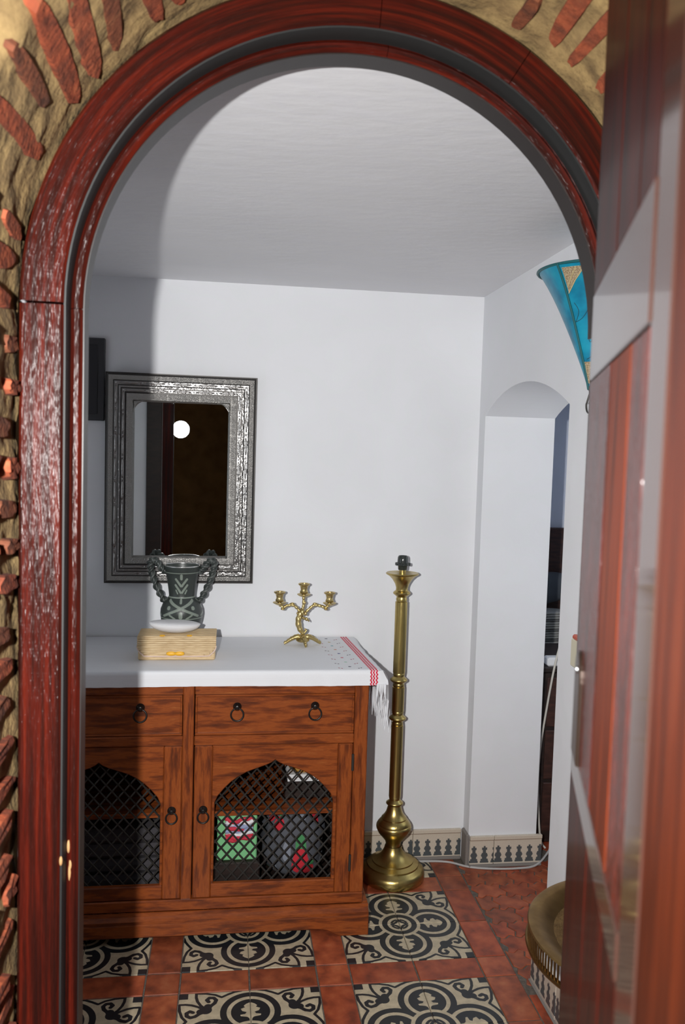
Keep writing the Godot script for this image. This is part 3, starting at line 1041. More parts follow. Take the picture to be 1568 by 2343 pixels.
func door_frame() -> void:
	var d := thing("door_1", "arched dark red varnished door frame with an inner stop bead", "door frame", Vector3.ZERO, "structure")
	# face: radius 0.403..0.460, z 1.19..1.23; stop: radius 0.384..0.46, z 1.15..1.19
	var face := [Vector2(0.403, 1.188), Vector2(0.461, 1.188), Vector2(0.461, 1.226), Vector2(0.457, 1.230), Vector2(0.4065, 1.230), Vector2(0.403, 1.2265)]
	var stop := [Vector2(0.384, 1.150), Vector2(0.460, 1.150), Vector2(0.460, 1.1895), Vector2(0.4035, 1.1895), Vector2(0.4015, 1.187), Vector2(0.395, 1.1935), Vector2(0.389, 1.1935), Vector2(0.384, 1.1885)]
	var cuts := [0.0, 1.02, 1.52, PI * 0.999]
	for k in 3:
		var us := []
		var st := mk()
		var fr := arc_frames(cuts[k + 1] - 0.0012, cuts[k] + 0.0012, 26, us)
		sweep(st, face, fr, us)
		obj("arch_segment", st, M.frame, d)
	var cut2 := [0.0, 1.47, PI]
	for k in 2:
		var us := []
		var st := mk()
		var fr := arc_frames(cut2[k + 1] - 0.001, cut2[k] + 0.001, 36, us)
		sweep(st, stop, fr, us)
		obj("stop_bead", st, M.frame, d)
	var seal := [Vector2(0.4006, 1.1895), Vector2(0.4034, 1.1895), Vector2(0.4034, 1.2255), Vector2(0.4006, 1.2255)]
	var lining := [Vector2(0.3825, 1.147), Vector2(0.386, 1.147), Vector2(0.386, 1.186), Vector2(0.3825, 1.186)]
	for k in 2:
		var us := []
		var st := mk()
		var fr := arc_frames(PI, 0.0, 60, us)
		sweep(st, seal if k == 0 else lining, fr, us)
		obj(["rebate_seal", "lining"][k], st, [M.seal, M.lining][k], d)
	for s in [-1.0, 1.0]:
		for k in 4:
			var us := []
			var st := mk()
			sweep(st, [face, stop, seal, lining][k], post_frames(s, 0.0, [1.7335, 1.7345, 1.735, 1.735][k], us), us, false)
			var o := obj(["post", "stop_bead", "rebate_seal", "lining"][k], st, [M.frame, M.frame, M.seal, M.lining][k], d)
			if s > 0.0:
				o.position.x = 0.007   # the right-hand post stands a little out of line
	# dark casing board on the room side, seen in the wall mirror
	for s in [[-0.143, -0.060], [0.830, 0.955]]:
		var cs := mk()
		box(cs, Vector3(s[0], 0.0, 1.062), Vector3(s[1], 2.14, 1.081), 0.004)
		obj("casing", cs, M.dark_wood, d)
	# bare splinters where the bead is chipped
	for k in 4:
		var st := mk()
		blob(st, Vector3(AX - 0.3975 + [0.0, -0.004, 0.003, 0.002][k], [0.957, 0.953, 0.930, 0.918][k], 1.1915 + [0.0, 0.036, 0.0, 0.0][k]), Vector3(0.0026, [0.010, 0.007, 0.010, 0.014][k], 0.0030), 7, 8)
		obj("chipped_wood", st, mat(lin(0.42, 0.24, 0.10), 0.7), d)

func door_leaf() -> void:
	var d := thing("door_2", "glossy red-brown panelled door leaf standing open close on the right", "door", Vector3(0.5859, 0.0, 1.5742), "structure")
	d.basis = Basis(Vector3(-0.3236, 0, 0.9462), Vector3.UP, Vector3(-0.9462, 0, -0.3236))
	var H := 2.36
	# upright boards, closely jointed; between 1.24 and 1.63 m they are rougher, framed by smooth lacquered bands
	var cols := [[0.0, 0.187], [0.1885, 0.306], [0.3072, 0.384]]
	for k in 3:
		for r in [[0.012, 1.204, M.leaf], [1.2395, 1.6255, M.leaf_rough], [1.7165, H, M.leaf]]:
			var st := mk()
			box(st, Vector3(cols[k][0], r[0], -0.045), Vector3(cols[k][1], r[1], -0.0004 * k), 0.0014)
			obj("stile" if k == 0 else "panel", st, M.leaf_board if k == 1 and r[2] == M.leaf_rough else r[2], d)
	for r in [[1.2055, 1.238], [1.627, 1.715]]:
		var st := mk()
		box(st, Vector3(0.0, r[0], -0.045), Vector3(0.384, r[1], 0.0004), 0.0012)
		obj("band", st, M.leaf_smooth, d)
	var st := mk()
	box(st, Vector3(0.3855, 0.012, -0.045), Vector3(0.4505, H, -0.0008), 0.0012)
	obj("band", st, M.leaf_smooth, d)
	st = mk()
	box(st, Vector3(0.452, 0.012, -0.045), Vector3(0.62, H, -0.0012), 0.003)
	obj("stile", st, M.leaf_red, d)
	# lock plate with rounded top, and its screw
	st = mk()
	var p := PackedVector2Array([Vector2(0.028, 1.238), Vector2(0.082, 1.238)])
	p.append_array(arc_pts(0.055, 1.322, 0.027, 0.0, PI, 14))
	T = Transform3D(Basis(), Vector3(0, 0, 0))
	extrude(st, p, -0.001, 0.0035, 0.0012)
	T = Transform3D()
	var pl := obj("lock_plate", st, mat(lin(0.035, 0.022, 0.016), 0.3, 0.6), d)
	st = mk()
	T = Transform3D(Basis(Vector3.RIGHT, PI / 2), Vector3(0.055, 1.330, 0.0035))
	lathe(st, [[0.005, -0.001], [0.0045, 0.0012], [0.0, 0.002]], 12)
	T = Transform3D()
	obj("screw", st, M.steel, pl)

# ---------------------------------------------------------------- sideboard
func ring_pull(parent: Node3D, x: float, y: float, z: float, R := 0.0195) -> void:
	var st := mk()
	T = Transform3D(Basis(Vector3.RIGHT, PI / 2), Vector3(x, y, z))
	lathe(st, [[0.0135, -0.0005], [0.0135, 0.002], [0.011, 0.006], [0.008, 0.010], [0.006, 0.014], [0.0, 0.016]], 18)
	T = Transform3D()
	var k := obj("knob", st, M.pull, parent)
	st = mk()
	var pts := []
	for i in 25:
		var a := TAU * i / 24.0
		pts.append(Vector3(x + sin(a) * R, y - 0.004 - R + cos(a) * R, z + 0.007 + (1.0 - cos(a)) * 0.002))
	tube(st, pts, 0.0027, 8)
	obj("ring", st, M.pull, k)

const SX := 0.1035   # centre line of the sideboard
const SZ := -0.165   # its front

func sideboard() -> void:
	var d := thing("sideboard", "red-brown wooden sideboard with two drawers and two arched lattice doors under a white cloth", "sideboard", Vector3.ZERO)
	var st := mk()
	box(st, Vector3(-0.478, 0.8405, -0.632), Vector3(0.685, 0.8655, -0.150), 0.004)
	obj("top", st, M.wood_x, d)
	for s in [-1.0, 1.0]:
		st = mk()
		var a: float = SX + s * 0.561
		var b: float = SX + s * 0.535
		box(st, Vector3(minf(a, b), 0.10, -0.63), Vector3(maxf(a, b), 0.8405, SZ - 0.02), 0.002)
		obj("side_panel", st, M.wood_y, d)
		st = mk()
		a = SX + s * 0.5635
		b = SX + s * 0.5195
		box(st, Vector3(minf(a, b), 0.134, SZ - 0.03), Vector3(maxf(a, b), 0.8405, SZ), 0.003)
		obj("post", st, M.wood_y, d)
	st = mk()
	box(st, Vector3(SX - 0.0185, 0.134, SZ - 0.03), Vector3(SX + 0.0155, 0.8405, SZ + 0.001), 0.003)
	obj("post", st, M.wood_y, d)
	for r in [[0.7875, 0.8405, 0.0], [0.626, 0.6575, 0.0005]]:
		for s in [-1.0, 1.0]:
			st = mk()
			var a: float = SX + s * 0.017
			var b: float = SX + s * 0.5195
			box(st, Vector3(minf(a, b), r[0], SZ - 0.028), Vector3(maxf(a, b), r[1], SZ - 0.001), 0.003)
			obj("rail", st, M.wood_x, d)
	st = mk()
	box(st, Vector3(SX - 0.5635, 0.0985, SZ - 0.03), Vector3(SX + 0.5635, 0.134, SZ + 0.001), 0.003)
	obj("rail", st, M.wood_x, d)
	# plinth: ogee moulding and bracket feet
	st = mk()
	T = Transform3D(Basis(), Vector3.ZERO)
	sweep(st, [Vector2(0, 0.068), Vector2(0.019, 0.068), Vector2(0.019, 0.078), Vector2(0.013, 0.083), Vector2(0.008, 0.088), Vector2(0.006, 0.0985), Vector2(0, 0.0985)],
		[Transform3D(Basis(Vector3(0, 0, 1), Vector3.UP, Vector3(-1, 0, 0)), Vector3(SX + 0.5815, 0, SZ)), Transform3D(Basis(Vector3(0, 0, 1), Vector3.UP, Vector3(-1, 0, 0)), Vector3(SX - 0.5815, 0, SZ))], [0.0, 1.1], false)
	obj("plinth_moulding", st, M.wood_x2, d)
	st = mk()
	var p := PackedVector2Array()
	p.append_array(PackedVector2Array([Vector2(-0.5825, 0.0), Vector2(-0.488, 0.0), Vector2(-0.470, 0.009), Vector2(-0.448, 0.0215), Vector2(-0.42, 0.0255), Vector2(0.42, 0.0255), Vector2(0.448, 0.0215), Vector2(0.470, 0.009), Vector2(0.488, 0.0), Vector2(0.5825, 0.0), Vector2(0.5825, 0.068), Vector2(-0.5825, 0.068)]))
	T = Transform3D(Basis(), Vector3(SX, 0, SZ))
	extrude(st, p, -0.012, 0.0195, 0.003)
	T = Transform3D()
	obj("plinth", st, M.wood_x2, d)
	for s in [-1.0, 1.0]:
		st = mk()
		var a: float = SX + s * 0.5825
		var b: float = SX + s * 0.555
		box(st, Vector3(minf(a, b), 0.0, -0.63), Vector3(maxf(a, b), 0.0985, SZ - 0.012), 0.003)
		obj("plinth_side", st, M.wood_x2, d)
	st = mk()
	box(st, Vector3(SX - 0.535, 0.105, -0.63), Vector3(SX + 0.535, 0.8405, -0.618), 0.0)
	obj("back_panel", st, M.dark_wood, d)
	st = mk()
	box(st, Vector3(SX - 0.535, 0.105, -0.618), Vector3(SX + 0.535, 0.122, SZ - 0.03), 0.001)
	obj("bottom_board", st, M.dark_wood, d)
	for s in [-1.0, 1.0]:
		st = mk()
		var a: float = SX + s * 0.008
		var b: float = SX + s * 0.535
		box(st, Vector3(minf(a, b), 0.380, -0.618), Vector3(maxf(a, b), 0.396, SZ - 0.045), 0.001)
		obj("shelf", st, M.wood_x, d)
	st = mk()
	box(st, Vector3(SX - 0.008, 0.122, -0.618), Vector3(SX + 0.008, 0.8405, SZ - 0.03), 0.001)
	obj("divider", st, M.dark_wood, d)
	for s in [-1.0, 1.0]:
		# drawer: sunk face with a raised edge
		var x0 := SX + 0.0185 if s > 0 else SX - 0.5185
		var x1 := SX + 0.5185 if s > 0 else SX - 0.0205
		st = mk()
		box(st, Vector3(x0, 0.6585, -0.60), Vector3(x1, 0.7865, SZ - 0.010), 0.002)
		for e in [[x0, 0.6585, x1, 0.6655], [x0, 0.7795, x1, 0.7865], [x0, 0.6655, x0 + 0.007, 0.7795], [x1 - 0.007, 0.6655, x1, 0.7795]]:
			box(st, Vector3(e[0], e[1], SZ - 0.011), Vector3(e[2], e[3], SZ - 0.003), 0.003)
		var dr := obj("drawer", st, M.wood_x2 if s > 0 else M.wood_x, d)
		for q in [[0.148, 0.747], [0.393, 0.747]]:
			ring_pull(dr, SX + s * q[0] if s > 0 else SX - (0.5415 - q[0]) - 0.0, q[1], SZ - 0.010)
		lattice_door(d, s)

func lattice_door(d: Node3D, s: float) -> void:
	# drawn for the right-hand door; the left one is its mirror image
	var X := func(x: float) -> float: return x if s > 0 else 2.0 * SX - x
	var dr := Node3D.new()
	dr.name = numbered("door", d)
	d.add_child(dr, true)
	var st := mk()
	var zf := SZ - 0.002
	for r in [[0.122, 0.178], [0.574, 0.6215]]:
		st = mk()
		box(st, Vector3(minf(X.call(r[0]), X.call(r[1])), 0.1355, zf - 0.022), Vector3(maxf(X.call(r[0]), X.call(r[1])), 0.6245, zf), 0.003)
		obj("stile", st, M.wood_y, dr)
	st = mk()
	box(st, Vector3(minf(X.call(0.178), X.call(0.574)), 0.1355, zf - 0.020), Vector3(maxf(X.call(0.178), X.call(0.574)), 0.1795, zf - 0.001), 0.003)
	obj("rail", st, M.wood_x2, dr)
	var arch := [Vector2(0.187, 0.1795), Vector2(0.187, 0.442), Vector2(0.196, 0.463), Vector2(0.214, 0.485), Vector2(0.236, 0.507), Vector2(0.259, 0.524), Vector2(0.285, 0.538), Vector2(0.315, 0.549), Vector2(0.345, 0.559), Vector2(0.3625, 0.567), Vector2(0.3745, 0.576)]
	var poly := PackedVector2Array([Vector2(0.178, 0.6245), Vector2(0.178, 0.1795)])
	for a in arch:
		poly.append(a)
	for k in range(arch.size() - 2, -1, -1):
		poly.append(Vector2(0.749 - arch[k].x, arch[k].y))
	poly.append_array(PackedVector2Array([Vector2(0.574, 0.1795), Vector2(0.574, 0.6245)]))
	for k in poly.size():
		poly[k] = Vector2(X.call(poly[k].x), poly[k].y)
	st = mk()
	T = Transform3D(Basis(), Vector3(0, 0, zf))
	extrude(st, poly, -0.018, -0.002, 0.0025)
	T = Transform3D()
	obj("arch_panel", st, M.wood_x, dr)
	# iron lattice of crossed flat bars
	st = mk()
	var px := 0.0365
	var py := 0.0425
	var inside := func(x: float, y: float) -> bool:
		return x > 0.178 and x < 0.572 and y > 0.172 and y < 0.60
	for dir in [-1.0, 1.0]:
		for k in range(-14, 28):
			# bar: x = 0.19 + k*px + dir*(y-0.18)*px/py
			var y0 := 0.175
			var y1 := 0.590
			var xa: float = 0.19 + k * px + dir * (y0 - 0.18) * px / py
			var xb: float = 0.19 + k * px + dir * (y1 - 0.18) * px / py
			# clip to the sides
			var t0 := 0.0
			var t1 := 1.0
			for lim in [0.181, 0.570]:
				if (xa - lim) * (xb - lim) < 0.0:
					var t: float = (lim - xa) / (xb - xa)
					var goes_in: bool = (lim < 0.3) == (xb > xa)
					if goes_in: t0 = maxf(t0, t)
					else: t1 = minf(t1, t)
			var mx := lerpf(xa, xb, (t0 + t1) / 2)
			if t1 - t0 < 0.04 or mx < 0.181 or mx > 0.570:
				continue
			var A := Vector3(X.call(lerpf(xa, xb, t0)), lerpf(y0, y1, t0), zf - 0.0225 + dir * 0.0012)
			var B := Vector3(X.call(lerpf(xa, xb, t1)), lerpf(y0, y1, t1), zf - 0.0225 + dir * 0.0012)
			tube(st, [A, B], 0.0027, 5, 0.75, false)
	obj("lattice", st, M.iron, dr)
	ring_pull(dr, X.call(0.152), 0.421, zf, 0.017)
	for y in [0.564, 0.233]:
		st = mk()
		T = Transform3D(Basis(), Vector3(X.call(0.6215), y, zf))
		lathe(st, [[0.0, -0.028], [0.0045, -0.027], [0.0045, 0.027], [0.0, 0.028]], 10)
		T = Transform3D()
		obj("hinge", st, M.iron, dr)

func sideboard_contents() -> void:
	var st := mk()
	box(st, Vector3(0.197, 0.2225, -0.33), Vector3(0.325, 0.37, -0.23), 0.004)
	tag(obj("green_box", st, M.green_box), "light green box behind the lattice, on the lower left of the right-hand cupboard", "box")
	st = mk()
	box(st, Vector3(0.19, 0.1225, -0.40), Vector3(0.335, 0.222, -0.215), 0.004)
	tag(obj("wooden_crate", st, M.dark_wood), "dark wooden crate on the cupboard floor, carrying the green box", "crate")
	var c := thing("cloth_bundle", "crumpled red, white and blue cloth hanging over the green box", "cloth", Vector3(0.265, 0.362, -0.228))
	for k in 8:
		st = mk()
		var pts := []
		for i in 13:
			var x := lerpf(-0.042, 0.046, i / 12.0)
			pts.append(Vector3(x, 0.006 - k * 0.0088 - 0.010 * sin((x + 0.01) * 34.0 + 1.4) + 0.003 * sin(x * 120.0 + k), 0.009 + 0.0045 * sin(k * 1.9 + i * 0.55)))
		tube(st, pts, 0.0072, 8, 0.8)
		obj("fold", st, [M.red_cloth, M.white, M.blue_cloth, M.red_cloth, M.blue_cloth, M.white, M.red_cloth, M.red_cloth][k], c)
	st = mk()
	var n := FastNoiseLite.new()
	n.frequency = 14.0
	n.fractal_octaves = 3
	var f := func(a: float, b: float) -> Vector3:
		var t := a * TAU + PI
		var ph := (b - 0.5) * PI
		var e := Vector3(cos(ph) * sin(t), signf(sin(ph)) * pow(absf(sin(ph)), 0.6), cos(ph) * cos(t))
		var r := 1.0 + 0.22 * n.get_noise_3d(e.x * 0.1, e.y * 0.12, e.z * 0.1)
		return Vector3(0.452 + e.x * 0.105 * r, 0.246 + e.y * 0.122, -0.335 + e.z * 0.09 * r)
	grid(st, 30, 20, f, func(a: float, b: float) -> Vector2: return Vector2(a * 2.2 + 0.42, b))
	tag(obj("shopping_bag", st, M.fruit), "dark grey bag printed with red fruit, right half of the lower shelf", "bag")
	st = mk()
	for k in 4:
		box(st, Vector3(0.425, 0.452 + k * 0.006, -0.42), Vector3(0.56, 0.4575 + k * 0.006, -0.30), 0.001)
	tag(obj("paper_stack", st, M.paper), "stack of white paper on the upper shelf of the right-hand cupboard", "paper")
	st = mk()
	box(st, Vector3(0.415, 0.3965, -0.44), Vector3(0.568, 0.4515, -0.295), 0.003)
	tag(obj("shelf_box", st, M.dark_wood), "dark box on the upper shelf, under the white paper", "box")
	var b := thing("wicker_basket", "small ochre wicker basket on the white paper in the cupboard", "basket", Vector3(0.485, 0.4765, -0.36))
	for k in 6:
		st = mk()
		var pts := []
		for i in 25:
			var a := TAU * i / 24.0
			pts.append(Vector3(sin(a) * (0.046 + 0.002 * k), 0.008 + k * 0.014 + 0.003 * sin(a * 12.0 + k * PI), cos(a) * (0.046 + 0.002 * k)))
		tube(st, pts, 0.0075, 7)
		obj("coil", st, M.ochre, b)
	# left cupboard: a dim folded blanket
	st = mk()
	for k in 4:
		box(st, Vector3(-0.32, 0.123 + k * 0.05, -0.52), Vector3(0.02, 0.170 + k * 0.05, -0.26), 0.018)
	tag(obj("folded_blankets", st, mat(lin(0.05, 0.045, 0.05), 0.9)), "dark folded blankets in the left-hand cupboard", "blanket")

func tablecloth() -> void:
	var c := thing("tablecloth", "white runner with embroidered dots and a red striped border over the sideboard", "tablecloth", Vector3.ZERO)
	var st := mk()
	var y0 := 0.8675
	var n := FastNoiseLite.new()
	n.frequency = 5.0
	n.seed = 4
	# across: u 0..1 from the left to the outer edge of the border; along: 0..1 from the wall over the front edge
	var edge := func(t: float) -> float: return 0.660 + 0.034 * clampf(t / 0.485, 0.0, 1.0)
	var f := func(a: float, b: float) -> Vector3:
		var t := b * 0.532
		var x: float = lerpf(-0.476, edge.call(t), a)
		var z := -0.633 + t
		var y := y0
		if t > 0.481:
			var q := t - 0.481
			z = -0.152 + minf(q, 0.008) * 0.9 + 0.0012 * n.get_noise_2d(x * 3.0, 4.0) * q * 60.0
			y = y0 - maxf(q - 0.003, 0.0) + 0.0015 * sin(x * 9.0) * q * 14.0
		else:
			y += 0.0006 * n.get_noise_2d(x, z)
		return Vector3(x, y, z)
	var fu := func(a: float, b: float) -> Vector2:
		var wid: float = edge.call(b * 0.532) + 0.476
		return Vector2(clampf(1.0 - (1.0 - a) * wid / 0.32, 0.002, 0.998), b)
	grid(st, 90, 60, f, fu)
	obj("sheet", st, M.cloth, c)
	# the end that hangs over the right side
	st = mk()
	var g := func(a: float, b: float) -> Vector3:
		var t := b * 0.488
		var p := [Vector2(0, 0), Vector2(0.010, -0.001), Vector2(0.020, -0.008), Vector2(0.027, -0.024), Vector2(0.031, -0.050), Vector2(0.033, -0.080), Vector2(0.033, -0.105)]
		var k := mini(int(a * 6.0), 5)
		var q: Vector2 = p[k].lerp(p[k + 1], a * 6.0 - k)
		var e: float = edge.call(t)
		return Vector3(lerpf(e, maxf(e, 0.6745), clampf(a * 6.0, 0.0, 1.0)) + q.x * (0.95 + 0.2 * n.get_noise_2d(t * 4.0, 9.0)), y0 + q.y, -0.633 + t)
	grid(st, 12, 40, g)
	# the fold that closes the front corner
	var cf := func(a: float, b: float) -> Vector3:
		var e: float = edge.call(0.488)
		var far := e + lerpf(0.012, 0.031, minf(1.0, b * 1.3))
		return Vector3(lerpf(e - 0.002, far, a), y0 - 0.001 - b * 0.047, -0.1455 - 0.004 * a * a)
	grid(st, 6, 8, cf)
	obj("hanging_end", st, M.cloth_plain, c)
	st = mk()
	for k in 60:
		var t := 0.004 + k * 0.0081
		var x: float = edge.call(t) + 0.033
		var l := rng.randf_range(0.07, 0.105)
		tube(st, [Vector3(maxf(x, 0.7055), y0 - 0.098, -0.633 + t), Vector3(maxf(x + rng.randf_range(-0.003, 0.004), 0.704), y0 - 0.10 - l * 0.5, -0.633 + t + rng.randf_range(-0.005, 0.005)), Vector3(maxf(x + rng.randf_range(-0.006, 0.004), 0.700), y0 - 0.10 - l, -0.633 + t + rng.randf_range(-0.008, 0.010))], [0.0026, 0.0022, 0.0008], 5)
	# knotted strands at the front corner
	for k in 12:
		var x := 0.688 + k * 0.0026
		var l := rng.randf_range(0.03, 0.055) * (1.0 if k < 6 else 1.3)
		tube(st, [Vector3(x, y0 - 0.044, -0.1445), Vector3(x + rng.randf_range(-0.002, 0.002), y0 - 0.046 - l * 0.5, -0.1445), Vector3(x + rng.randf_range(-0.003, 0.004), y0 - 0.046 - l, -0.1440)], [0.0015, 0.0014, 0.0006], 5)
	var fr := obj("fringe", st, M.cloth_plain, c)
	fr.set_meta("kind", "stuff")

# ---------------------------------------------------------------- on the wall
func rail_mesh(w: float, prof: Array) -> SurfaceTool:   # mitred rail along x, outer edge at y = 0 going inward to +y, thickness in z
	var st := mk()
	for j in prof.size() - 1:
		var a: Vector2 = prof[j]
		var b: Vector2 = prof[j + 1]
		quad(st, Vector3(a.x - w / 2, a.x, a.y), Vector3(w / 2 - a.x, a.x, a.y), Vector3(w / 2 - b.x, b.x, b.y), Vector3(b.x - w / 2, b.x, b.y))
	return st

func wall_mirror() -> void:
	var x0 := -0.2205
	var x1 := 0.3045
	var yb := 1.0655
	var yt := 1.8078
	var m := thing("wall_mirror", "rectangular mirror in a broad stepped frame of embossed white metal", "mirror", Vector3((x0 + x1) / 2, (yb + yt) / 2, -0.6262))
	m.rotation = Vector3(0.0187, 0.028, 0.0)   # hangs leaning a little
	var w := x1 - x0
	var h := yt - yb
	# bands across the frame: [from, to, height from, height to, material]
	var bands := [[0.0, 0.004, 0.0, 0.016, "emboss_dark"], [0.004, 0.010, 0.016, 0.018, "emboss_dark"], [0.010, 0.026, 0.019, 0.019, "emboss"], [0.026, 0.030, 0.019, 0.022, "emboss_dark"], [0.030, 0.042, 0.0215, 0.0215, "emboss_smooth"],
		[0.042, 0.046, 0.0215, 0.024, "emboss_dark"], [0.046, 0.052, 0.024, 0.0245, "emboss_smooth"], [0.052, 0.056, 0.0225, 0.0225, "emboss_dark"], [0.056, 0.066, 0.024, 0.024, "emboss_smooth"], [0.066, 0.072, 0.0225, 0.0225, "emboss_dark"], [0.072, 0.094, 0.0245, 0.024, "emboss"], [0.094, 0.100, 0.024, 0.010, "emboss"]]
	for side in 4:
		var len_: float = w if side % 2 == 0 else h
		var off: float = h / 2 if side % 2 == 0 else w / 2
		T = Transform3D(Basis(Vector3(0, 0, 1), side * PI / 2), Vector3.ZERO) * Transform3D(Basis(), Vector3(0, -off, 0))
		var st := rail_mesh(len_, [Vector2(0, 0), Vector2(0.0, 0.014), Vector2(0.098, 0.014), Vector2(0.098, 0.0)])
		var r := obj("frame_rail", st, M.emboss_dark, m)
		var by := {}
		for b in bands:
			if not by.has(b[4]):
				by[b[4]] = mk()
			var s2: SurfaceTool = by[b[4]]
			var A := Vector2(b[0], b[2])
			var B := Vector2(b[1], b[3])
			for e in [[Vector2(A.x, A.y - 0.006), A], [A, B], [B, Vector2(B.x, B.y - 0.006)]]:
				var a: Vector2 = e[0]
				var q: Vector2 = e[1]
				quad(s2, Vector3(a.x - len_ / 2, a.x, a.y), Vector3(len_ / 2 - a.x, a.x, a.y), Vector3(len_ / 2 - q.x, q.x, q.y), Vector3(q.x - len_ / 2, q.x, q.y))
		for k in by:
			obj({"emboss": "embossed_band", "emboss_dark": "dark_groove", "emboss_smooth": "plain_band"}[k], by[k], M[k], r)
		# long repousse ovals and nails along the plain bands
		var s3 := mk()
		var s4 := mk()
		var cnt := int(len_ / 0.088)
		for q in [0.036, 0.061]:
			var run: float = len_ - 2 * q
			for k in cnt:
				var cx: float = -run / 2 + run * (k + 0.5) / cnt
				blob(s3, Vector3(cx, q, 0.0225 if q < 0.05 else 0.0245), Vector3(0.034, 0.0045, 0.0032), 12, 6)
				if k > 0:
					blob(s4, Vector3(-run / 2 + run * float(k) / cnt, q, 0.0225 if q < 0.05 else 0.0245), Vector3(0.0032, 0.0032, 0.003), 8, 6)
			blob(s4, Vector3(-run / 2, q, 0.0225), Vector3(0.0035, 0.0035, 0.003), 8, 6)
		obj("boss", s3, M.emboss_smooth, r)
		obj("nails", s4, M.steel, r).set_meta("kind", "stuff")
	T = Transform3D()
	# glass, and the rounded inner corners of the frame at the top
	var st := mk()
	box(st, Vector3(-w / 2 + 0.094, -h / 2 + 0.094, 0.004), Vector3(w / 2 - 0.094, h / 2 - 0.094, 0.0105), 0.0)
	obj("glass", st, M.mirror, m)
	for s in [-1.0, 1.0]:
		st = mk()
		var cx: float = s * (w / 2 - 0.096)
		var cy := h / 2 - 0.096
		var p := PackedVector2Array([Vector2(cx, cy)])
		for k in 11:
			var a := PI / 2 * k / 10.0
			p.append(Vector2(cx - s * (0.045 - 0.045 * sin(a)), cy - (0.045 - 0.045 * cos(a))))
		extrude(st, p, 0.010, 0.021, 0.002)
		obj("corner_fillet", st, M.emboss, m)

func picture() -> void:
	var m := thing("picture_frame", "dark flat picture hung on the wall left of the mirror, in shadow", "picture", Vector3(-0.40, 1.781, -0.6405))
	var st := mk()
	box(st, Vector3(-0.174, -0.1435, 0), Vector3(0.174, 0.1435, 0.016), 0.003)
	obj("frame", st, M.picture, m)
	st = mk()
	box(st, Vector3(-0.15, -0.12, 0.014), Vector3(0.15, 0.12, 0.018), 0.001)
	obj("canvas", st, mat(lin(0.02, 0.02, 0.024), 0.7), m)

# ---------------------------------------------------------------- on the sideboard
func vase() -> void:
	var y0 := 0.8685
	var m := thing("vase", "dark green-grey pottery vase with two braided handles and pale painted leaves", "vase", Vector3(0.0575, y0, -0.522))
	var st := mk()
	var prof := [[0.0, 0.0], [0.046, 0.0], [0.050, 0.006], [0.052, 0.020], [0.060, 0.05], [0.070, 0.085], [0.0735, 0.108], [0.072, 0.125], [0.064, 0.145], [0.053, 0.158], [0.0455, 0.167], [0.0445, 0.172], [0.0465, 0.19], [0.050, 0.215], [0.0545, 0.240], [0.056, 0.248], [0.0585, 0.252], [0.0605, 0.2745]]
	lathe(st, prof, 48, 0.0, TAU, 0.0, 0.2775)
	obj("body", st, M.vase, m)
	st = mk()
	lathe(st, [[0.0, 0.20], [0.046, 0.20], [0.055, 0.26], [0.0575, 0.274]], 40)
	# looked at from inside as well
	obj("inside", st, M.vase_plain, m)
	st = mk()
	var pts := []
	for i in 41:
		var a := TAU * i / 40.0
		pts.append(Vector3(sin(a) * 0.0598, 0.2755, cos(a) * 0.0598))
	tube(st, pts, 0.0021, 8)
	obj("rim", st, mat(lin(0.75, 0.76, 0.75), 0.25, 0.9), m)
	for s in [-1.0, 1.0]:
		var path := curve([Vector3(s * 0.056, 0.252, 0), Vector3(s * 0.074, 0.268, 0), Vector3(s * 0.092, 0.291, 0), Vector3(s * 0.109, 0.287, 0), Vector3(s * 0.107, 0.262, 0), Vector3(s * 0.097, 0.225, 0), Vector3(s * 0.079, 0.183, 0), Vector3(s * 0.060, 0.150, 0)], 60)
		var h := mk()
		tube(h, path, 0.0078, 8, 1.0)
		var o := obj("handle", h, M.vase_plain, m)
		for q in 2:
			h = mk()
			var str := []
			for i in path.size():
				var t: Vector3 = (path[mini(i + 1, path.size() - 1)] - path[maxi(i - 1, 0)]).normalized()
				var n := Vector3(0, 0, 1)
				var b := t.cross(n)
				var a := i * 0.62 + q * PI
				str.append(path[i] + (n * cos(a) + b * sin(a)) * 0.0085)
			tube(h, str, 0.0048, 6)
			obj("strand", h, M.vase_light if q == 0 else M.vase_plain, o)

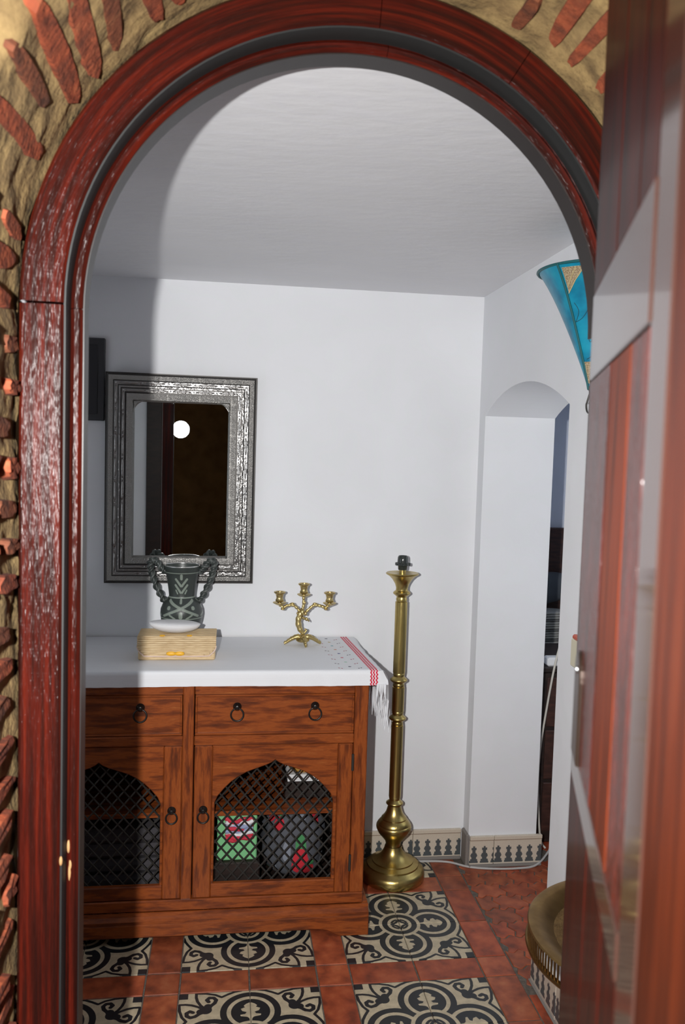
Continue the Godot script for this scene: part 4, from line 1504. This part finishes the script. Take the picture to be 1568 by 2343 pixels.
func bamboo_box() -> void:
	var m := thing("bamboo_box", "bamboo slat box with a curved flap lid and a yellow clasp", "box", Vector3(0.0565, 0.8685, -0.337))
	var st := mk()
	box(st, Vector3(-0.122, 0.0, -0.064), Vector3(0.122, 0.073, 0.056), 0.004)
	obj("body", st, M.bamboo, m)
	# flap: slats over the top and down the front with rounded lower corners
	st = mk()
	for k in 9:
		box(st, Vector3(-0.125, 0.073, -0.066 + k * 0.0135), Vector3(0.125, 0.0785, -0.066 + k * 0.0135 + 0.0125), 0.002)
	for k in 9:
		var y := 0.0755 - k * 0.0068
		var inset: float = 0.0 if k < 5 else [0.004, 0.010, 0.020, 0.038][k - 5]
		var bulge := 0.057 + 0.003 * sin(k / 8.0 * PI)
		box(st, Vector3(-0.125 + inset, y - 0.0064, bulge), Vector3(0.125 - inset, y, bulge + 0.0045), 0.0018)
	obj("lid", st, M.bamboo, m)
	st = mk()
	tube(st, curve([Vector3(-0.125, 0.048, 0.062), Vector3(-0.121, 0.034, 0.0625), Vector3(-0.107, 0.020, 0.062), Vector3(-0.085, 0.0145, 0.062), Vector3(0.085, 0.0145, 0.062), Vector3(0.107, 0.020, 0.062), Vector3(0.121, 0.034, 0.0625), Vector3(0.125, 0.048, 0.062)], 40), 0.0022, 6)
	obj("lid_binding", st, M.bamboo_pale, m)
	st = mk()
	for s in [-1.0, 1.0]:
		blob(st, Vector3(s * 0.0135 - 0.004, 0.0235, 0.064), Vector3(0.0155, 0.0068, 0.004), 12, 8, 0.8)
	obj("clasp", st, M.yellow, m)
	for s in [-1.0, 1.0]:
		st = mk()
		blob(st, Vector3(s * 0.043 - 0.004, 0.0785, 0.048), Vector3(0.010, 0.0028, 0.010), 10, 6)
		obj("hinge_tab", st, M.yellow, m)
	# white soft packet lying on the lid
	var d := thing("white_packet", "plump white oval packet lying on top of the bamboo box", "packet", Vector3(0.0445, 0.9475, -0.335))
	st = mk()
	T = Transform3D(Basis(Vector3(0, 0, 1), -0.035), Vector3(0, 0.0022, 0))
	var f := func(a: float, b: float) -> Vector3:
		var t := a * TAU
		var p := (b - 0.5) * PI
		var r := pow(cos(p), 0.62) if b > 0.001 and b < 0.999 else 0.0
		var y := 0.0275 + 0.0285 * sin(p) if p < 0.0 else 0.0275 + 0.0085 * sin(p)
		var rx := 0.082 if p > 0.0 else 0.082 - 0.014 * pow(-sin(p), 2.0)
		return Vector3(sin(t) * rx * r, y, cos(t) * rx * 0.56 * r)
	grid(st, 44, 26, f)
	obj("wrapping", st, M.white, d)
	st = mk()
	var pts := []
	for i in 45:
		var a := TAU * i / 44.0
		pts.append(Vector3(sin(a) * 0.0822, 0.0282, cos(a) * 0.0822 * 0.56))
	tube(st, pts, 0.0012, 6)
	T = Transform3D()
	obj("welt", st, M.white, d)

func candelabra() -> void:
	var m := thing("candelabrum", "gilt brass three-armed candelabrum beside the red cloth border", "candlestick", Vector3(0.4815, 0.8685, -0.5), "", "pair of gilt candelabra on the runner")
	var st := mk()
	lathe(st, [[0.0, 0.012], [0.020, 0.012], [0.024, 0.016], [0.019, 0.024], [0.010, 0.030], [0.007, 0.036], [0.0085, 0.040], [0.006, 0.045], [0.0, 0.046]], 20)
	obj("base", st, M.gilt, m)
	for k in 4:
		var a := [PI / 2 + 0.1, -PI / 2 - 0.05, 0.15, PI][k] as float
		var dir := Vector3(sin(a), 0, cos(a))
		st = mk()
		var len_ := 0.066 if k < 2 else 0.05
		tube(st, curve([Vector3(0, 0.026, 0) + dir * 0.006, Vector3(0, 0.028, 0) + dir * 0.022, Vector3(0, 0.020, 0) + dir * len_ * 0.62, Vector3(0, 0.008, 0) + dir * len_ * 0.88, Vector3(0, 0.0042, 0) + dir * len_], 18), [0.008, 0.0085, 0.009, 0.0095, 0.0095, 0.009, 0.0085, 0.008, 0.0075, 0.007, 0.0068, 0.0063, 0.0058, 0.0054, 0.005, 0.0048, 0.0047, 0.0046, 0.0042], 8, 1.0)
		for q in 5:
			blob(st, Vector3(0, [0.0355, 0.0325, 0.0265, 0.0175, 0.0105][q], 0) + dir * len_ * [0.25, 0.42, 0.6, 0.78, 0.93][q], Vector3(0.0045, 0.0035, 0.0045), 8, 6)
		obj("foot", st, M.gilt, m)
	st = mk()
	var n := 30
	var path := curve([Vector3(0.002, 0.040, 0), Vector3(-0.010, 0.055, 0), Vector3(-0.017, 0.080, 0), Vector3(-0.013, 0.105, 0), Vector3(-0.004, 0.125, 0), Vector3(0.0, 0.14, 0), Vector3(0.0, 0.160, 0), Vector3(0.0, 0.174, 0)], n)
	var rad := []
	for i in n + 1:
		var t := float(i) / n
		rad.append((0.0065 + 0.0042 * sin(clampf(t * 1.6, 0, 1) * PI)) * (1.0 + 0.10 * sin(i * 1.9)) if t < 0.62 else 0.0052 + 0.0009 * sin(i * 1.9))
	tube(st, path, rad, 10)
	for q in [[-0.004, 0.118, 0.006, 0.011], [-0.012, 0.098, 0.007, 0.009], [-0.005, 0.105, -0.006, 0.009], [-0.020, 0.112, 0.0, 0.006], [0.008, 0.112, 0.003, 0.008], [0.004, 0.150, 0.003, 0.006], [0.012, 0.092, 0.002, 0.007], [-0.016, 0.075, 0.006, 0.007]]:
		blob(st, Vector3(q[0], q[1], q[2]), Vector3(q[3] * 0.75, q[3], q[3] * 0.7), 8, 6)
	tube(st, curve([Vector3(-0.004, 0.098, 0), Vector3(0.008, 0.092, 0), Vector3(0.018, 0.088, 0), Vector3(0.021, 0.082, 0)], 10), [0.005, 0.005, 0.0048, 0.0045, 0.004, 0.0038, 0.0034, 0.003, 0.0025, 0.002, 0.0014], 7)
	tube(st, curve([Vector3(0.002, 0.042, 0), Vector3(0.009, 0.046, 0), Vector3(0.012, 0.053, 0), Vector3(0.006, 0.055, 0)], 10), 0.004, 7)
	obj("stem", st, M.gilt, m)
	for s in [-1.0, 1.0]:
		var ex := 0.085 if s < 0 else 0.092
		st = mk()
		var p := curve([Vector3(s * 0.004 - 0.003, 0.108, 0), Vector3(s * 0.020, 0.128, 0), Vector3(s * 0.038, 0.1415, 0), Vector3(s * 0.058, 0.1395, 0), Vector3(s * (ex - 0.014), 0.134, 0), Vector3(s * ex, 0.143, 0)], 26)
		var rr := []
		for i in 27:
			rr.append(0.0052 + 0.0013 * sin(i * 2.1))
		tube(st, p, rr, 8)
		blob(st, Vector3(s * (ex - 0.012), 0.1275, 0), Vector3(0.008, 0.0045, 0.006), 8, 6)
		blob(st, Vector3(s * 0.040, 0.147, 0), Vector3(0.008, 0.004, 0.005), 8, 6)
		obj("arm", st, M.gilt, m)
	for c in [[0.0, 0.172], [-0.085, 0.1425], [0.092, 0.1415]]:
		T = Transform3D(Basis(), Vector3(c[0], c[1], 0))
		st = mk()
		lathe(st, [[0.0, -0.002], [0.006, -0.002], [0.016, 0.002], [0.0235, 0.007], [0.0235, 0.009], [0.015, 0.006], [0.007, 0.0075]], 24)
		obj("drip_pan", st, M.gilt, m)
		st = mk()
		lathe(st, [[0.006, 0.004], [0.0065, 0.009], [0.0135, 0.012], [0.0150, 0.017], [0.0125, 0.021], [0.0115, 0.026], [0.0130, 0.032], [0.0145, 0.038], [0.0200, 0.042], [0.0205, 0.0455], [0.0190, 0.047], [0.0125, 0.0465], [0.0115, 0.030], [0.0, 0.028]], 24)
		obj("candle_cup", st, M.gilt, m)
	T = Transform3D()
	var d := m.duplicate()
	d.name = numbered("candelabrum")
	add_child(d, true)
	d.position = Vector3(-0.392, 0.8685, -0.5)
	d.set_meta("label", "gilt candelabrum at the left end of the runner, almost hidden by the door frame")

# ---------------------------------------------------------------- standing in the room
func floor_lamp() -> void:
	var m := thing("floor_lamp", "tall turned brass standard lamp without a shade, right of the sideboard", "floor lamp", Vector3(0.836, 0.0, -0.512))
	var st := mk()
	lathe(st, [[0.0, 0.0], [0.113, 0.0], [0.1165, 0.004], [0.1175, 0.020], [0.115, 0.034], [0.108, 0.042], [0.098, 0.046], [0.094, 0.050], [0.094, 0.056], [0.082, 0.061], [0.076, 0.064], [0.076, 0.069], [0.064, 0.074], [0.052, 0.082], [0.042, 0.092], [0.034, 0.106], [0.030, 0.120]], 56)
	obj("base", st, M.brass, m)
	st = mk()
	lathe(st, [[0.028, 0.118], [0.0275, 0.128], [0.031, 0.140], [0.044, 0.156], [0.056, 0.170], [0.0635, 0.186], [0.0645, 0.192], [0.0635, 0.199], [0.060, 0.202], [0.060, 0.206], [0.052, 0.216], [0.046, 0.222], [0.046, 0.226], [0.038, 0.234], [0.030, 0.248], [0.025, 0.266], [0.023, 0.275]], 48)
	obj("bulb_turning", st, M.brass, m)
	for c in [0.280, 0.596, 0.737]:
		st = mk()
		lathe(st, [[0.019, c - 0.026], [0.0215, c - 0.020], [0.0195, c - 0.013], [0.024, c - 0.008], [0.0305, c - 0.003], [0.0315, c], [0.0305, c + 0.003], [0.024, c + 0.008], [0.0195, c + 0.013], [0.0215, c + 0.021], [0.019, c + 0.027]], 36)
		obj("collar", st, M.brass, m)
	for t in [[0.305, 0.570], [0.622, 0.711], [0.763, 1.022]]:
		st = mk()
		lathe(st, [[0.017, t[0] - 0.002], [0.0222, t[0]], [0.0222, t[1]], [0.017, t[1] + 0.002]], 36)
		obj("tube", st, M.brass, m)
	st = mk()
	lathe(st, [[0.018, 1.020], [0.0205, 1.032], [0.018, 1.040], [0.024, 1.046], [0.0305, 1.051], [0.0315, 1.054], [0.0295, 1.058], [0.022, 1.064], [0.0215, 1.074], [0.026, 1.088], [0.036, 1.104], [0.048, 1.116], [0.058, 1.1215], [0.0595, 1.1245], [0.057, 1.1275], [0.012, 1.124], [0.012, 1.140], [0.0, 1.141]], 44)
	obj("cup", st, M.brass, m)
	st = mk()
	lathe(st, [[0.016, 1.138], [0.0175, 1.152], [0.0195, 1.154], [0.0270, 1.156], [0.0270, 1.160], [0.0195, 1.162], [0.0195, 1.172], [0.0185, 1.184], [0.0150, 1.189], [0.0125, 1.187], [0.0, 1.165]], 28)
	for k in 16:
		var a := TAU * k / 16
		box(st, Vector3(sin(a) * 0.0255 - 0.002, 1.154, cos(a) * 0.0255 - 0.002), Vector3(sin(a) * 0.0255 + 0.002, 1.163, cos(a) * 0.0255 + 0.002), 0.0005)
	obj("lamp_holder", st, M.bakelite, m)

func wall_lamp() -> void:
	var m := thing("wall_lamp", "turquoise painted hide wall lamp shade with a gold mosaic patch, on the right wall", "wall lamp", Vector3(1.1375, 1.73, 0.33))
	# half cone against the wall: r grows with height; angle 0 points along -z, 90 degrees into the room
	var rad := func(h: float) -> float: return 0.006 + 0.132 * pow(h / 0.30, 1.12) + 0.012 * pow(h / 0.30, 6.0)
	var pt := func(h: float, a: float, out: float) -> Vector3:
		var r: float = rad.call(h) + out
		return Vector3(-sin(a) * r, h, -cos(a) * r)
	var seams := [0.02, deg_to_rad(118), PI - 0.02]
	for k in 2:
		var st := mk()
		var f := func(a: float, b: float) -> Vector3:
			var t := lerpf(seams[k + 1], seams[k], a)
			return pt.call(b * 0.30, t, -0.007 * sin(a * PI) * b)
		grid(st, 20, 18, f)
		var g := func(a: float, b: float) -> Vector3:
			var t := lerpf(seams[k], seams[k + 1], a)
			return pt.call(b * 0.299 + 0.0008, t, -0.007 * sin(a * PI) * b - 0.0015)
		grid(st, 20, 18, g)
		obj("panel", st, M.teal, m)
	for k in 3:
		var st := mk()
		var pts := []
		for i in 13:
			pts.append(pt.call(0.30 * i / 12.0, seams[k], 0.001))
		tube(st, pts, 0.0032, 6)
		obj("seam", st, M.teal_dark, m)
	var st := mk()
	var pts := []
	for i in 33:
		pts.append(pt.call(0.30, lerpf(0.02, PI - 0.02, i / 32.0), -0.004))
	tube(st, pts, 0.0038, 7)
	obj("rim", st, M.teal_dark, m)
	# mosaic patches and henna lines lie on the near panel
	var on := func(u: float, h: float, o: float) -> Vector3:   # u 0..1 across the near panel
		return pt.call(h, lerpf(seams[1], seams[2], u), -0.007 * sin(u * PI) * h / 0.30 + o)
	st = mk()
	var tip := mk()
	for q in 10:
		var h0 := 0.290 - q * 0.0058
		var h1 := h0 - 0.0058
		var w0 := 0.40 * (1.0 - q / 10.0)
		var w1 := 0.40 * (1.0 - (q + 1) / 10.0)
		for i in 4:
			quad_out(st, on.call(0.05 + w0 * i / 4.0, h0, 0.0016), on.call(0.05 + w0 * (i + 1) / 4.0, h0, 0.0016), on.call(0.05 + w1 * (i + 1) / 4.0, h1, 0.0016), on.call(0.05 + w1 * i / 4.0, h1, 0.0016), Vector3(0, 0.15, 0))
	obj("mosaic_patch", st, M.mosaic, m)
	for q in 6:
		var h0 := 0.015 + q * 0.009
		for i in 4:
			var w := 0.95
			quad_out(tip, on.call(0.03 + w * i / 4.0, h0, 0.0016), on.call(0.03 + w * (i + 1) / 4.0, h0, 0.0016), on.call(0.03 + w * (i + 1) / 4.0, h0 + 0.009, 0.0016), on.call(0.03 + w * i / 4.0, h0 + 0.009, 0.0016), Vector3(0, 0.15, 0))
	obj("mosaic_patch", tip, M.mosaic, m)
	st = mk()
	tube(st, [on.call(0.05, 0.232, 0.002), on.call(0.25, 0.261, 0.002), on.call(0.45, 0.290, 0.002)], 0.0012, 5)
	tube(st, [on.call(0.06, 0.246, 0.002), on.call(0.18, 0.268, 0.002), on.call(0.30, 0.290, 0.002)], 0.0010, 5)
	obj("gold_line", st, M.gold_line, m)
	st = mk()
	for l in [[[0.95, 0.28], [0.8, 0.25], [0.55, 0.225], [0.5, 0.20], [0.3, 0.175], [0.05, 0.165]], [[0.05, 0.165], [0.2, 0.19], [0.12, 0.21]], [[0.95, 0.10], [0.7, 0.085], [0.3, 0.075]]]:
		var cc := []
		for p in l:
			cc.append(on.call(p[0], p[1], 0.0008))
		tube(st, curve(cc, 16), 0.0007, 5)
	for fl in [[0.62, 0.15], [0.62, 0.128]]:
		for q in 5:
			var ring := []
			for i in 9:
				var a := TAU * i / 8.0
				ring.append(on.call(fl[0] + (cos(q * TAU / 5) * 0.10 + cos(a) * 0.07), fl[1] + sin(q * TAU / 5) * 0.0095 + sin(a) * 0.006, 0.0008))
			tube(st, ring, 0.0006, 4)
	obj("henna_drawing", st, M.henna, m)
	# wrought iron scroll of the bracket
	st = mk()
	var sc := []
	for i in 30:
		var a := 0.9 + i * 0.19
		var r := 0.004 + 0.00055 * i
		sc.append(Vector3(-0.010, -0.042 + sin(a) * r * 1.25, 0.022 - cos(a) * r))
	tube(st, sc, 0.0021, 7)
	tube(st, [Vector3(-0.004, 0.02, 0), Vector3(-0.006, -0.01, 0.012), sc[29]], 0.0022, 7)
	obj("bracket_scroll", st, M.iron, m)

func light_switch() -> void:
	var m := thing("light_switch", "cream plastic switch plate with a red rocker on the right wall, below the lamp", "switch", Vector3(1.1375, 1.042, 0.345))
	var st := mk()
	box(st, Vector3(-0.011, -0.045, -0.035), Vector3(0, 0.030, 0.035), 0.005)
	obj("plate", st, M.cream, m)
	st = mk()
	box(st, Vector3(-0.015, 0.030, -0.02), Vector3(0, 0.044, 0.02), 0.005)
	obj("rocker", st, M.redplastic, m)

func cable() -> void:
	var st := mk()
	tube(st, curve([Vector3(0.86, 0.004, -0.610), Vector3(0.98, 0.0035, -0.612), Vector3(1.07, 0.0035, -0.600), Vector3(1.14, 0.004, -0.555), Vector3(1.22, 0.004, -0.535), Vector3(1.32, 0.004, -0.530), Vector3(1.40, 0.006, -0.545), Vector3(1.47, 0.03, -0.60), Vector3(1.52, 0.06, -0.66)], 60), 0.0042, 8)
	tag(obj("power_cable", st, M.cord), "grey power cable lying along the foot of the skirting", "cable")

func tray_table() -> void:
	var c := Vector3(1.112, 0.52, 0.798)
	var m := thing("brass_tray", "round brass tray with a pierced gallery rim, beside the open door leaf", "tray", c)
	var st := mk()
	lathe(st, [[0.0, -0.006], [0.185, -0.006], [0.205, 0.006], [0.226, 0.014], [0.243, 0.014], [0.2455, 0.0165], [0.243, 0.0195], [0.232, 0.021], [0.219, 0.018], [0.203, 0.009], [0.188, 0.0005]], 90)
	obj("rim", st, M.tray, m)
	st = mk()
	lathe(st, [[0.188, 0.0005], [0.168, -0.0012], [0.10, -0.001], [0.0, -0.001]], 90)
	obj("engraved_bottom", st, M.engraved, m)
	st = mk()
	for k in 150:
		var a := TAU * k / 150.0
		T = Transform3D(Basis(Vector3.UP, a), Vector3.ZERO)
		box(st, Vector3(-0.0021, -0.021, 0.2405), Vector3(0.0021, 0.015, 0.2435), 0.0006)
	T = Transform3D()
	lathe(st, [[0.2375, -0.029], [0.247, -0.029], [0.2485, -0.025], [0.247, -0.0205], [0.2375, -0.0205], [0.2375, -0.029]], 90)
	obj("gallery", st, M.tray, m)
	var s := thing("tray_stand", "folding wooden stand under the brass tray, hidden by the door leaf", "stand", Vector3(c.x, 0.0, c.z))
	for k in 3:
		var a := TAU * k / 3.0 + 0.4
		st = mk()
		tube(st, [Vector3(sin(a) * 0.16, 0.0, cos(a) * 0.16), Vector3(sin(a) * 0.03, 0.25, cos(a) * 0.03), Vector3(-sin(a) * 0.12, 0.505, -cos(a) * 0.12)], [0.011, 0.014, 0.011], 10)
		obj("leg", st, M.dark_wood, s)
	st = mk()
	lathe(st, [[0.0, 0.500], [0.15, 0.500], [0.15, 0.5138], [0.0, 0.5138]], 36)
	obj("ring_top", st, M.dark_wood, s)

func bedroom() -> void:
	var st := mk()
	box(st, Vector3(1.42, 0.0, -1.685), Vector3(1.945, 1.205, -1.64), 0.006)
	tag(obj("headboard", st, M.red_wood), "dark brown wooden headboard against the grey-blue bedroom wall", "headboard")
	st = mk()
	box(st, Vector3(1.42, 0.0, -1.635), Vector3(1.94, 0.62, -1.22), 0.03)
	tag(obj("bed", st, M.grey_cloth), "bed with a dark grey cover below the headboard", "bed")
	st = mk()
	T = Transform3D(Basis(Vector3(0, 0, 1), 0.12), Vector3(1.68, 0.90, -1.56))
	blob(st, Vector3.ZERO, Vector3(0.27, 0.085, 0.07), 24, 14, 0.7)
	T = Transform3D()
	tag(obj("folded_blanket", st, M.grey_cloth), "dark blue-grey bolster behind the striped cushion", "bolster")
	var c := thing("striped_cushion", "pale cushion with fine grey stripes on the bed, seen through the passage", "cushion", Vector3(1.72, 0.73, -1.43))
	for k in 17:
		st = mk()
		var y := -0.10 + k * 0.0118
		var w := 0.17 * sqrt(maxf(0.1, 1.0 - pow((y) / 0.125, 4.0)))
		blob(st, Vector3(0, y, 0), Vector3(w, 0.0075, 0.07), 20, 6, 0.5)
		obj("stripe", st, M.stripe[0] if k % 2 == 0 else M.stripe[1] if k % 4 == 1 else M.stripe[0], c)
	var nst := thing("nightstand", "low dark wooden bedside chest just beyond the passage", "chest", Vector3(1.47, 0.0, -1.16))
	st = mk()
	box(st, Vector3(0.0, 0.0, 0.0), Vector3(0.44, 0.70, 0.42), 0.004)
	obj("body", st, M.dark_wood, nst)
	st = mk()
	box(st, Vector3(-0.01, 0.70, -0.005), Vector3(0.455, 0.722, 0.43), 0.004)
	obj("top", st, M.dark_wood, nst)
	for k in 3:
		st = mk()
		box(st, Vector3(0.02, 0.05 + k * 0.215, 0.418), Vector3(0.42, 0.25 + k * 0.215, 0.428), 0.004)
		obj("drawer", st, M.red_wood, nst)
	var ps := thing("power_strip", "white power strip on the dark bedside chest", "power strip", Vector3(1.49, 0.7225, -0.765))
	st = mk()
	box(st, Vector3(0.0, 0.0, -0.025), Vector3(0.20, 0.036, 0.025), 0.006)
	obj("casing", st, M.white, ps)
	st = mk()
	tube(st, curve([Vector3(1.60, 0.83, -0.82), Vector3(1.56, 0.84, -0.76), Vector3(1.525, 0.80, -0.72), Vector3(1.50, 0.71, -0.705), Vector3(1.475, 0.55, -0.70), Vector3(1.458, 0.40, -0.70), Vector3(1.456, 0.25, -0.70), Vector3(1.47, 0.05, -0.69), Vector3(1.49, 0.005, -0.68)], 50), 0.0042, 7)
	tag(obj("white_cable", st, M.cord_pale), "pale cable hanging in front of the bedside chest, the left of two", "cable")
	st = mk()
	tube(st, curve([Vector3(1.60, 0.77, -0.79), Vector3(1.545, 0.80, -0.735), Vector3(1.525, 0.70, -0.70), Vector3(1.520, 0.55, -0.70), Vector3(1.522, 0.42, -0.69), Vector3(1.53, 0.30, -0.69), Vector3(1.54, 0.12, -0.69), Vector3(1.55, 0.005, -0.68)], 50), 0.0038, 7)
	tag(obj("grey_cable", st, M.cord), "grey cable hanging in front of the bedside chest, the right of two", "cable")
